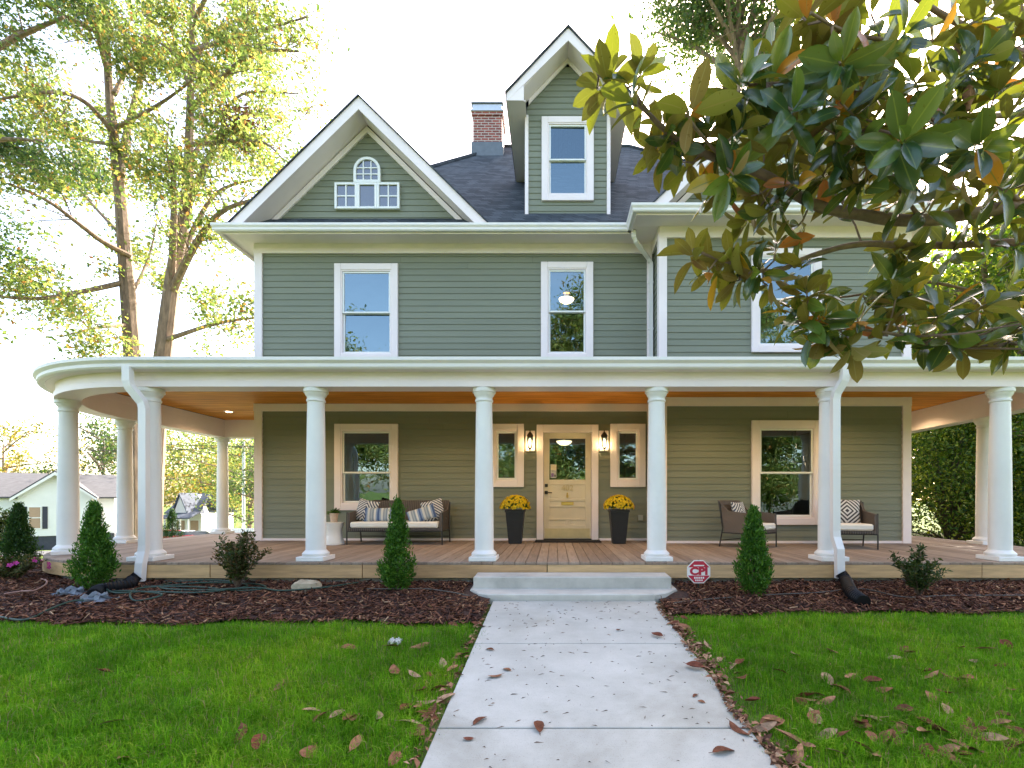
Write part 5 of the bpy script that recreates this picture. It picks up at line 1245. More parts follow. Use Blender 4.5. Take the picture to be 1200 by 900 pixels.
def build_litter():
    N = 2000; y = 1.2+4.1*rng.random(N); k = rng.random(N) < (0.35+0.65*(0.5+0.5*np.sin(y*5.1+np.sin(y*11)*1.2))); y = y[k]; N = len(y); x = 1.075-0.014*(5.42-y)+0.02+np.abs(rng.normal(0, 0.065, N))*(0.6+0.8*(0.5+0.5*np.sin(y*3.7)))+0.02*np.sin(y*6)
    M2 = 240; y2 = 1.2+4.0*rng.random(M2); x2 = -0.69+0.012*(5.42-y2)-np.abs(rng.normal(0, 0.05, M2))
    x = np.concatenate([x, x2]); y = np.concatenate([y, y2]); n = len(x); z = -1.438+0.054*y+0.012+0.025*rng.random(n)
    c = np.stack([x, y, z], 1); th = rng.uniform(0, 2*np.pi, n)
    o = leaves('leaf_litter', c, 0.022+0.050*rng.random(n)**2, 'litter', None, 0.45, 1.6, dirs=np.stack([np.cos(th), np.sin(th), np.zeros(n)], 1))
    tag(o, 'broken brown leaf litter heaped along the edges of the walk', 'leaf litter', kind='stuff')
    N = 300; y = 5.40-3.6*rng.random(N)**1.25; x = -0.61+1.62*rng.random(N); z = -1.438+0.054*y+0.0255
    th = rng.uniform(0, 2*np.pi, N); d = np.stack([np.cos(th), np.sin(th), np.zeros(N)], 1); s = np.stack([-np.sin(th), np.cos(th), np.zeros(N)], 1)
    L = (0.006+0.024*rng.random(N)**1.6)[:, None]; W = (0.0012+0.0032*rng.random(N)**2)[:, None]; c = np.stack([x, y, z], 1); u = np.array([[0, 0, 0.005]])
    v = np.stack([c-d*L, c+d*L*rng.uniform(-0.5, 0.6, (N, 1))+s*W+u, c+d*L+s*W*rng.normal(0, 1.2, (N, 1)), c-s*W+u*0.3], 1)
    tag(np_mesh('twig_litter', v, 4, [(0,1,2),(0,2,3)], 'twigs'), 'scattered tiny twig and bark bits on the concrete walk', 'litter', kind='stuff')
build_litter()
# scrap of paper on the lawn
def scrap():
    x0, y0 = gpt(463, 757); n = 9; v = []; f = []
    for j in range(n+1):
        for i in range(n+1):
            x = x0+0.10*(i/n-0.5); yy = y0+0.09*(j/n-0.5); v.append((x, yy, ground_z(x, yy)+0.04+0.025*math.sin(i*1.4+j)*math.cos(j*1.7)))
    for j in range(n):
        for i in range(n): a = j*(n+1)+i; f.append((a, a+1, a+n+2, a+n+1))
    tag(MB().add(v, f).build('paper_scrap', 'paper'), 'crumpled white scrap of paper lying on the lawn', 'paper')
scrap()
# ---------------------------------------------------------------- trees
def limbs_mesh(q, limbs):
    for li, (pts, r0, r1) in enumerate(limbs):
        if li: r0, r1 = r0*1.35, r1*1.2
        s = smooth(pts, 5); n = len(s); q.tube(s, [r0+(r1-r0)*(i/(n-1)) for i in range(n)], 8)
def twigs(limbs, per, L, spread, depth, q, tips, rr):
    new = []
    for pts, r0, r1 in limbs:
        s = smooth(pts, 5); n = len(s)
        for k in range(per):
            t = 0.25+0.75*rr.random(); i = min(n-2, int(t*(n-1))); p = s[i]; d = (s[i+1]-s[i]).normalized()
            o = Vector((rr.gauss(0, 1), rr.gauss(0, 1), rr.gauss(0.25, 0.8))).normalized(); d = (d*(1-spread)+o*spread).normalized()
            ln = L*(0.5+0.8*rr.random()); r = (r0+(r1-r0)*t)*0.45; m = p+d*ln*0.5+Vector((rr.gauss(0, .08), rr.gauss(0, .08), rr.gauss(0.04, .06)))*ln; e = p+d*ln+Vector((0, 0, rr.uniform(-0.2, 0.25)))*ln
            new.append(([p, m, e], max(r, 0.012), 0.008))
    for pts, r0, r1 in new: q.tube(pts, [r0, (r0+r1)/2, r1], 5, False)
    if depth > 1: twigs(new, max(2, per-1), L*0.55, spread, depth-1, q, tips, rr)
    else: tips += [(pts[1], pts[2]) for pts, _, _ in new]
def tree(name, label, base, limbs, mat, nleaf, leaf, per=5, L=2.0, spread=0.6, depth=2, fuzz=0.45, seed=1, group=None, bark='bark', keep=None):
    rr = random.Random(seed); t = thing(name, label, 'tree', tuple(base), group)
    q = MB(); limbs_mesh(q, limbs); tips = []; twigs(limbs[1:] if len(limbs) > 1 else limbs, per, L, spread, depth, q, tips, rr)
    q.build('trunk', bark, t, True)
    idx = rng.integers(0, len(tips), nleaf); s = rng.random(nleaf)[:, None]**0.7
    a = np.array([tuple(p) for p, _ in tips])[idx]; c = np.array([tuple(p) for _, p in tips])[idx]
    w = rng.random(len(tips))**2.6; pk = rng.random(nleaf) < (0.08+0.92*w[idx])
    pos = a+(c-a)*s+rng.normal(size=(nleaf, 3))*fuzz*np.array([1, 1, 0.75]); pos = pos[pk]
    if keep is not None: pos = pos[keep(pos)]
    leaves('crown', pos, np.full(len(pos), leaf), mat, t, 0.55, 0.3, 0.5)
    return t
def gen_limbs(base, h, spread, n, seed, trunk_r=0.3, low=0.3):
    rr = random.Random(seed); base = Vector(base); lean = Vector((rr.uniform(-.05, .05), rr.uniform(-.05, .05), 1))
    top = base+lean*h*0.85; limbs = [([base-Vector((0, 0, .3)), base+lean*h*0.3, base+lean*h*0.6, top], trunk_r, trunk_r*0.15)]
    for k in range(n):
        t = low+(0.85-low)*((k+rr.random())/n); a = k*2.4+rr.random(); p = base+lean*h*t; reach = spread*(1-0.55*abs(t-0.5)/0.5)*(0.7+0.5*rr.random())
        up = h*(0.06+0.12*rr.random()); d = Vector((math.cos(a), math.sin(a), 0)); limbs.append(([p, p+d*reach*0.5+Vector((0, 0, up*0.6)), p+d*reach+Vector((0, 0, up))], trunk_r*0.4*(1-t*0.6), 0.03))
    return limbs
# the two big oaks beyond the porch (hand-placed limbs, own depths)
Y1 = 22.0
def T(px, py, dy=0.0): return at(px, py, Y1+dy)
l1 = [([T(157, 640), T(157, 520), T(155, 415), T(148, 320), T(140, 220, .3), T(130, 130, .5), T(124, 40, .5), T(118, -80, .6)], 0.42, 0.08),
      ([T(152, 300), T(120, 283, -1), T(92, 262, -2), T(55, 235, -3), T(10, 215, -4)], 0.10, 0.03),
      ([T(150, 330), T(80, 345, -1.5), T(30, 350, -2.5), T(-60, 340, -3)], 0.09, 0.03),
      ([T(141, 205), T(150, 150, 1), T(165, 90, 2), T(175, 20, 2.5), T(180, -60, 3)], 0.13, 0.04),
      ([T(137, 160), T(100, 120, -1), T(60, 108, -2), T(-10, 118, -3)], 0.09, 0.03),
      ([T(128, 90), T(112, 30, -1), T(95, -60, -2)], 0.10, 0.04), ([T(134, 110), T(160, 70, 1.5), T(215, 48, 2)], 0.08, 0.03),
      ([T(138, 170), T(85, 160, 2), T(45, 130, 3)], 0.07, 0.02), ([T(152, 380), T(110, 385, -2), T(70, 395, -3)], 0.06, 0.02), ([T(120, 40), T(60, 10, -2), T(0, -40, -3)], 0.08, 0.03),
      ([T(152, 350), T(175, 300, 2), T(185, 250, 3)], 0.06, 0.02), ([T(146, 280), T(100, 230, 2), T(60, 180, 4)], 0.07, 0.02), ([T(136, 150), T(190, 120, -2), T(230, 90, -3)], 0.07, 0.02)]
tree('oak_tree', 'tall straight oak whose trunk shows beside the curved porch corner', T(157, 640), l1, 'oakleaf', 84000, 0.165, 6, 2.3, 0.62, 2, 0.36, 11, 'tall oaks beyond the porch')
Y1 = 20.5
l2 = [([T(176, 640), T(183, 500), T(193, 400), T(205, 310), T(219, 235, .2), T(222, 160, .4), T(224, 80, .5), T(228, -60, .5)], 0.40, 0.07),
      ([T(200, 345), T(230, 285, -1), T(265, 245, -1.5), T(330, 228, -2)], 0.13, 0.03), ([T(205, 315), T(250, 230, 1), T(300, 210, 1.5)], 0.09, 0.03),
      ([T(218, 245), T(245, 185, -.6), T(265, 155, -1), T(287, 150, -1)], 0.12, 0.04), ([T(221, 190), T(250, 150, 1), T(285, 110, 1.5), T(350, 110, 2)], 0.08, 0.02),
      ([T(222, 130), T(255, 95, -1), T(300, 62, -2), T(350, 60, -2.5)], 0.09, 0.03), ([T(224, 85), T(245, 45, 1), T(300, 10, 2)], 0.08, 0.03), ([T(225, 30), T(260, -30, -1), T(320, -50, -2)], 0.07, 0.03),
      ([T(223, 100), T(200, 60, 1), T(170, 40, 2)], 0.06, 0.02), ([T(200, 350), T(204, 240, -1), T(201, 180, -1.2)], 0.12, 0.05), ([T(220, 220), T(180, 190, 2), T(150, 180, 3)], 0.06, 0.02),
      ([T(190, 400), T(250, 380, -1), T(300, 372, -2)], 0.08, 0.03), ([T(222, 140), T(270, 130, 3), T(340, 140, 4)], 0.07, 0.02), ([T(224, 60), T(290, 40, -2), T(360, 20, -3)], 0.07, 0.02), ([T(221, 170), T(300, 165, -2), T(330, 185, -3)], 0.06, 0.02)]
oak2 = tree('oak_tree', 'leaning oak with a dead clump in its fork, nearest the house gable', T(176, 640), l2, 'oakleaf', 80000, 0.155, 6, 2.0, 0.62, 2, 0.33, 12, 'tall oaks beyond the porch', keep=lambda p: ~((p[:, 0] > -5.9-0.4) & (p[:, 1] > 9)))
# dead leaf clump
cl = at(283, 147, 19.6)
leaves('dead_leaves', np.array(cl)+rng.normal(size=(520, 3))*np.array([.30, .3, .28]), np.full(520, 0.2), 'litter', oak2, 0.5, 0.2)
# overhanging tree at the frame's edge
Y1 = 15.0
l3 = [([T(-210, 660), T(-200, 400), T(-180, 200), T(-160, 20), T(-150, -150)], 0.45, 0.12), ([T(-180, 190), T(-90, 130, -1), T(-10, 60, -1.5), T(75, 20, -2)], 0.14, 0.03), ([T(-170, 110), T(-80, 30, 1), T(40, -20, 1), T(110, -15, 1)], 0.12, 0.03), ([T(-185, 250), T(-90, 190, -1), T(-10, 165, -2), T(50, 165, -2)], 0.10, 0.02), ([T(-190, 300), T(-80, 290, 2), T(0, 330, 2)], 0.08, 0.02), ([T(-160, 60), T(-60, -40, 0), T(60, -60, 0)], 0.1, 0.03)]
tree('shade_tree', 'bluish green shade tree hanging in from beyond the frame edge', T(-210, 660), l3, 'bluegreen', 38000, 0.13, 6, 1.5, 0.6, 2, 0.28, 13)
# far trees, left
def far_tree(px, py_top, y, spread, label, mat, n, leaf, seed, low=0.2, r=0.25, group='trees beyond the neighbouring houses', L=None):
    x = (px-VX)/F*y; zb = ground_z(x, y); h = (VY-py_top)/F*y-zb; b_ = Vector((x, y, zb))
    tree('broadleaf_tree', label, b_, gen_limbs(b_, h, spread, 13, seed, r, low), mat, int(n*2.0), leaf*0.72, 5, L or spread*0.42, 0.65, 2, spread*0.10, seed, group)
far_tree(5, 495, 52, 5, 'pale yellow tree behind the white house, at the frame edge', 'yellowleaf', 5000, 0.40, 21)
far_tree(120, 492, 44, 4.6, 'green tree rising over the white house roof', 'bluegreen', 7000, 0.34, 22)
far_tree(165, 500, 58, 7, 'yellow green tree between the white house and the gabled one', 'yellowleaf', 9000, 0.42, 23)
far_tree(232, 485, 64, 8, 'yellow green tree above the parked cars', 'oakleaf', 16000, 0.42, 24, 0.1)
far_tree(292, 495, 50, 6, 'leafy golden tree beside the utility pole', 'oakleaf', 14000, 0.36, 25, 0.12)
far_tree(325, 520, 36, 3.5, 'bluish green tree just past the house corner', 'bluegreen', 9000, 0.24, 26, 0.1)
far_tree(262, 540, 75, 9, 'low hazy green tree far behind the porch column', 'oakleaf', 12000, 0.5, 27, 0.05)
# right side: dense trees against the porch and a tall one behind the roof
def right_tree(x, y, h, spread, label, mat, n, leaf, seed, low=0.06, nl=22):
    b_ = Vector((x, y, ground_z(x, y))); tree('broadleaf_tree', label, b_, gen_limbs(b_, h, spread, nl, seed, 0.2, low), mat, int(n*2.2), leaf, 6, spread*0.40, 0.7, 2, spread*0.10, seed, 'dense trees beside the house')
right_tree(12.3, 13.6, 8.5, 2.9, 'dense dark green tree close against the porch side', 'hedge', 26000, 0.15, 31)
right_tree(15.2, 15.6, 10.5, 3.4, 'dense green tree with yellow glints, behind the end porch column', 'hedge', 26000, 0.16, 32)
right_tree(13.0, 18.0, 9.0, 3.2, 'dense green tree filling the gap past the house corner', 'hedge', 22000, 0.17, 33)
right_tree(18.6, 17.5, 12.0, 4.0, 'tall yellow green tree at the frame edge above the porch roof', 'oakleaf', 20000, 0.2, 34)
right_tree(10.6, 16.8, 7.0, 2.2, 'narrow dark tree against the side wall of the house', 'hedge', 16000, 0.14, 35)
b_ = Vector((10.6, 28.0, ground_z(10.6, 28))); tree('oak_tree', 'very tall oak whose crown shows above the roof behind the magnolia', b_, gen_limbs(b_, 33.0, 6.0, 18, 41, 0.5, 0.74), 'bluegreen', 70000, 0.24, 6, 2.8, 0.65, 2, 0.7, 41)
# wood across the street behind the camera: it is what the windows mirror
def wood():
    P = []; q = MB(); rr = random.Random(5)
    for k in range(26):
        x = -34+k*2.7+rr.uniform(-1, 1); y = -24+rr.uniform(-5, 3); h = rr.uniform(14, 18) if -20 < x < -13.5 else rr.uniform(6.5, 12) if not (-5 < x < 7 or 15 < x < 30) else rr.uniform(15, 24); zb = ground_z(x, y)
        q.tube([(x, y, zb), (x+rr.uniform(-.5, .5), y, zb+h*0.5), (x+rr.uniform(-1, 1), y, zb+h*0.95)], [0.2, 0.14, 0.03], 6)
        for j in range(9 if h < 13 else 24):
            c = np.array([x+rr.gauss(0, 1.5), y+rr.gauss(0, 1.2), zb+h*rr.uniform(0.15, 1.0)]); P.append(c+rng.normal(size=(820, 3))*np.array([.85, .8, .65]))
    P = np.concatenate(P); o = leaves('far_wood', P, np.full(len(P), 0.23), 'oakleaf', None, 0.6, 0.3)
    tag(o, 'mixed autumn wood across the street, mirrored in the windows', 'wood', kind='stuff'); c = q.build('trunks', 'bark', o); c['kind'] = 'stuff'
wood()
def bush(x, y, h, w, label, mat, n, leaf, seed):
    z = ground_z(x, y); t = thing('hedge_bush', label, 'bush', (x, y, z), 'bushes massed beside the porch'); rr = random.Random(seed); P = []; q = MB()
    for k in range(70):
        a = rr.uniform(0, 6.28); u = rr.random()**1.25; r = w/2*math.sqrt(rr.random())*(1-0.6*u*u); c = Vector((x+r*math.cos(a), y+r*math.sin(a), z+0.15+u*h))
        q.tube([(x, y, z), (x+(c.x-x)*0.3, y+(c.y-y)*0.3, z+(c.z-z)*0.5), c], [0.04, 0.02, 0.006], 5, False)
        P.append(np.array(c)+rng.normal(size=(n//60, 3))*np.array([.30, .30, .26])*w/2.6)
    q.build('stems', 'stem', t); P = np.concatenate(P); P = P[P[:, 2] > z]; leaves('foliage', P, np.full(len(P), leaf), mat, t, 0.55, 0.3)
bush(10.2, 12.6, 3.0, 2.6, 'dark leafy bush touching the deck edge by the house corner', 'hedge', 11000, 0.085, 51)
bush(12.2, 13.4, 3.4, 2.8, 'broad leafy bush with yellow glints between the two right hand porch columns', 'hedge', 12500, 0.085, 52)
bush(11.6, 10.6, 3.0, 2.4, 'leafy bush partly behind the end porch column', 'hedge', 11000, 0.085, 53)
bush(14.2, 12.8, 3.8, 3.0, 'tall bush showing at the picture edge past the end column', 'hedge', 12500, 0.085, 54)
bush(9.6, 15.2, 3.2, 2.4, 'shadowed bush farthest back along the side wall', 'hedge', 9000, 0.085, 55)
# ---------------------------------------------------------------- the neighbours
def neighbour():
    y = 34.0; S = y/F
    def X(px): return (px-VX)*S
    def Z(py): return (VY-py)*S
    zb = Z(634); t = thing('neighbour_house', 'white gabled cottage with dark shutters and brown shingle roof', 'house', (X(116), y+1.2, zb))
    q = MB(); q.box(X(-40), X(116), y+1.2, y+8.5, Z(626), Z(582)); xa, xc = X(27), X(95); q.box(xa, xc, y, y+1.19, Z(626), Z(582)); ax = (xa+xc)/2
    q.prism([(xa, Z(582)), (xc, Z(582)), (ax, Z(556))], y+0.001, y+4)
    q.add([(X(116), y+1.2, Z(582)), (X(116), y+8.5, Z(582)), (X(116), y+4.85, Z(556.5))], [(0,1,2)])
    for k in range(22):
        z = Z(626)+(Z(582)-Z(626))*k/22; q.box(xa-0.005, xc+0.005, y-0.018, y-0.001, z+0.01, z+0.10); q.box(X(-40), xa-0.02, y+1.182, y+1.199, z+0.01, z+0.10); q.box(xc+0.02, X(116), y+1.182, y+1.199, z+0.01, z+0.10)
    q.build('wall', 'whitewall', t)
    q = MB(); e = 0.35
    q.slab([(X(-42), y+1.2-e, Z(584)), (X(116)+0.4, y+1.2-e, Z(584)), (X(116)+0.4, y+4.85, Z(555)), (X(-42), y+4.85, Z(555))], (0, 0, 0.1))
    q.slab([(X(-42), y+8.5+e, Z(584)), (X(-42), y+4.85, Z(555)), (X(116)+0.4, y+4.85, Z(555)), (X(116)+0.4, y+8.5+e, Z(584))], (0, 0, 0.1))
    q.slab([(xa-e, y-e, Z(584.5)), (ax, y-e, Z(554.5)), (ax, y+4.6, Z(554.5)), (xa-e, y+3.0, Z(584.5))], (0, 0, 0.1)); q.slab([(ax, y-e, Z(554.5)), (xc+e, y-e, Z(584.5)), (xc+e, y+3.0, Z(584.5)), (ax, y+4.6, Z(554.5))], (0, 0, 0.1))
    q.build('roof', 'farroof', t)
    q = MB()
    for a, c in ((xa-e, ax), (xc+e, ax)):
        p_ = [(a, Z(584.5)-0.16), (c, Z(554.5)-0.22), (c, Z(554.5)-0.005), (a, Z(584.5)-0.005)]; q.prism(p_ if a < c else p_[::-1], y-e-0.03, y-e-0.001)
    q.build('rake_board', 'whitewall', t)
    q = MB(); q.box(X(64), X(72), y+4.4, y+5.2, Z(562), Z(546)); q.build('chimney', 'brickskirt', t)
    q = MB(); q.box(X(-40), X(116), y+1.1, y+8.4, zb-1.0, Z(626)-0.001); q.box(xa, xc, y+0.05, y+1.09, zb-1.0, Z(626)-0.001); q.build('foundation', 'brickskirt', t)
    for (a, c, yy) in ((37, 47, y), (85, 95.5, y+1.2)):
        q = MB(); fx0, fx1, f0, f1 = X(a), X(c), Z(617), Z(594)
        q.box(fx0-0.06, fx0, yy-0.06, yy-0.02, f0-.06, f1+.06); q.box(fx1, fx1+0.06, yy-0.06, yy-0.02, f0-.06, f1+.06); q.box(fx0, fx1, yy-0.06, yy-0.02, f1, f1+.06); q.box(fx0, fx1, yy-0.06, yy-0.02, f0-.06, f0); q.box(fx0, fx1, yy-0.055, yy-0.021, (f0+f1)/2-.03, (f0+f1)/2+.03)
        w_ = q.build('window', 'whitewall', t); q = MB(); q.box(fx0, fx1, yy-0.035, yy-0.022, f0, f1); q.build('blind', 'blind', w_)
        for (s0, s1) in ((a-6.5, a-1.8), (c+1.8, c+6.5)):
            q = MB(); q.box(X(s0), X(s1), yy-0.05, yy-0.02, f0-.05, f1+.05); q.build('shutter', 'shutter', t)
    t.rotation_euler.z = R(38); t.scale.x = 0.86
neighbour()
def gabled():
    y = 50.0; S = y/F
    def X(px): return (px-VX)*S
    def Z(py): return (VY-py)*S
    t = thing('gabled_house', 'small far house with steep blue grey gable and porch', 'house', (X(218), y, Z(634)))
    q = MB(); q.box(X(198), X(236), y, y+5, Z(640), Z(602)); q.build('wall', 'whitewall', t)
    q = MB(); q.slab([(X(196), y-0.4, Z(602)), (X(238), y-0.4, Z(602)), (X(226), y+2.5, Z(579)), (X(198), y+2.5, Z(579))], (0, 0, 0.12)); q.slab([(X(196), y+5.4, Z(602)), (X(198), y+2.5, Z(579)), (X(226), y+2.5, Z(579)), (X(238), y+5.4, Z(602))], (0, 0, 0.12)); q.build('roof', 'farroof2', t)
    q = MB(); q.prism([(X(210), Z(602)), (X(226), Z(602)), (X(218), Z(579.5))], y-0.75, y+2.3); q.build('front_gable', 'whitewall', t)
    q = MB()
    for a in (208.6, 227.4): p_ = [(X(a), Z(602.5)), (X(218), Z(579.4)), (X(218), Z(577.6)), (X(a), Z(600.5))]; q.prism(p_ if a < 218 else p_[::-1], y-0.95, y+1.6)
    q.build('gable_roof', 'farroof2', t)
    q = MB(); q.slab([(X(204), y-2.6, Z(607)), (X(244), y-2.6, Z(607)), (X(238), y-0.3, Z(600.5)), (X(208), y-0.3, Z(600.5))], (0, 0, 0.1)); q.build('porch_roof', 'farroof2', t)
    for px in (207, 215, 224, 232, 241):
        q = MB(); q.tube([(X(px), y-2.4, Z(640)), (X(px), y-2.4, Z(606.5))], 0.09, 6); q.build('post', 'whitewall', t)
    for px in (212, 228):
        q = MB(); q.box(X(px)-.4, X(px)+.4, y-0.05, y-0.01, Z(622), Z(610)); q.build('window', 'blind', t)
gabled()
def car(x, y, rz, body, label, hatch=True):
    z = ground_z(x, y); t = thing('parked_car', label, 'car', (0, 0, 0), 'cars parked below the porch')
    L, W = 4.3, 1.76
    prof = [(-2.1, 0.35), (-2.15, 0.72), (-2.02, 0.95), (-1.85, 1.02), (-1.45, 1.40), (-0.9, 1.50), (0.15, 1.46), (0.85, 1.03), (1.75, 0.88), (2.10, 0.70), (2.13, 0.35), (1.6, 0.24), (-1.6, 0.24)]
    low = [(-2.1, 0.35), (-2.15, 0.72), (-2.02, 0.95), (-1.85, 1.0), (0.85, 1.0), (1.75, 0.88), (2.10, 0.70), (2.13, 0.35), (1.6, 0.24), (-1.6, 0.24)]
    q = MB(); n = len(low)
    rings = [(-W/2, 0.93), (-W/2+0.08, 1.0), (W/2-0.08, 1.0), (W/2, 0.93)]
    vs = [(px*k, yy, 0.6+(pz-0.6)*k) for yy, k in rings for px, pz in low]
    q.add(vs, [(a*n+i, a*n+(i+1)%n, a*n+n+(i+1)%n, a*n+n+i) for a in range(3) for i in range(n)]+[tuple(range(n))[::-1], tuple(range(3*n, 4*n))]); 
    roof_ = [(-1.42, 1.40), (-0.9, 1.50), (0.10, 1.46)]; q.add([(px, yy, pz) for yy in (-0.60, 0.60) for px, pz in roof_]+[(px, yy, pz-0.06) for yy in (-0.64, 0.64) for px, pz in roof_], [(0,1,4,3), (1,2,5,4), (0,6,7,1), (1,7,8,2), (3,4,10,9), (4,5,11,10), (0,3,9,6), (2,8,11,5)]); q.build('body', body, t, True)
    q = MB(); q.add([(-1.86, -0.80, 1.0), (0.86, -0.80, 1.0), (0.10, -0.62, 1.42), (-1.40, -0.62, 1.38), (-1.86, 0.80, 1.0), (0.86, 0.80, 1.0), (0.10, 0.62, 1.42), (-1.40, 0.62, 1.38)], [(0,1,2,3), (5,4,7,6), (1,5,6,2), (4,0,3,7)]); q.build('windows', 'carglass', t)
    for sx_ in (-1.35, 1.35):
        for s in (-1, 1):
            q = MB(); q.tube([(sx_, s*0.70, 0.32), (sx_, s*0.89, 0.32)], 0.32, 16); w_ = q.build('wheel', 'tyre', t); q = MB(); q.tube([(sx_, s*0.891, 0.32), (sx_, s*0.90, 0.32)], 0.19, 12); q.build('rim', 'galv', w_)
    for s in (-1, 1):
        q = MB(); q.box(-2.17, -2.08, s*0.66-0.12, s*0.66+0.12, 0.72, 0.92); q.build('tail_light', 'carred', t)
        q = MB(); q.box(2.02, 2.12, s*0.64-0.15, s*0.64+0.15, 0.64, 0.76); q.build('headlight', 'galv', t)
    t.location = (x, y, z); t.rotation_euler.z = rz
def cx(px, y): return (px-VX)/F*y
car(cx(206, 42), 42, R(62), 'carred', 'dark red parked hatchback seen past the small dark arborvitae')
car(cx(222, 43.5), 43.5, R(70), 'carwhite', 'white parked car between the red and grey ones')
car(cx(236, 46), 46, R(66), 'carsilver', 'grey parked car at the end of the row, nearest the porch column')
# utility pole and lines
def pole():
    y = 40.0; x = cx(285.5, y); zb = ground_z(x, y); t = thing('utility_pole', 'grey utility pole with a cross arm beyond the porch', 'pole', (x, y, zb))
    q = MB(); q.tube([(x, y, zb), (x, y, 4.8)], [0.13, 0.10], 8); q.build('post', 'galv', t); q = MB(); q.box(x-0.9, x+0.9, y-0.07, y+0.07, 4.3, 4.42); q.build('cross_arm', 'stem', t)
    ends = [((VX-VX), 0)]
    for k, (dx, z0) in enumerate(((-0.8, 4.45), (0.8, 4.45), (0.0, 3.6))):
        a = Vector((x+dx, y, z0)); c = Vector((cx(-120, 30), 30, 2.0+1.6*k+2)); pts = []
        for i in range(15): u = i/14; p_ = a.lerp(c, u); p_.z -= 1.1*4*u*(1-u)*0.6; pts.append(p_)
        q = MB(); q.tube(pts, 0.022, 4); tag(q.build('power_line', 'black'), 'overhead power line sagging across the street from the utility pole', 'wire', 'power lines running from the pole')
pole()
q = MB(); y = 39.0; z_ = ground_z(cx(280, y), y)
for k in range(34): xx = cx(246, y)+k*0.16; q.box(xx, xx+0.15, y, y+0.03, z_, z_+1.55+0.01*(k % 2))
q.box(cx(246, y), cx(246, y)+5.4, y+0.031, y+0.08, z_+0.3, z_+0.4); q.box(cx(246, y), cx(246, y)+5.4, y+0.031, y+0.08, z_+1.2, z_+1.3)
tag(q.build('board_fence', 'whitewall'), 'white board fence beyond the porch end, by the utility pole', 'fence')
# street and side walk at left
def strip(name, x0, x1, y0, y1, mat, dz, n=24, vertical=True):
    v = []; f = []
    for i in range(n+1):
        y_ = y0+(y1-y0)*i/n
        for k in range(9): xx = x0+(x1-x0)*k/8; v.append((xx, y_, ground_z(xx, y_)+dz))
    for i in range(n):
        for k in range(8): a = i*9+k; f.append((a, a+1, a+10, a+9))
    o = MB().add(v, f).build(name, mat, None, True); o['kind'] = 'structure'
strip('side_path', -14, -10.6, 9.4, 10.9, 'walk', 0.03, 6)
strip('driveway', -22.5, -8.6, 13.2, 17.0, 'walk', 0.03, 12)
strip('road', -30, -23, 8, 60, 'asphalt', 0.03, 40)
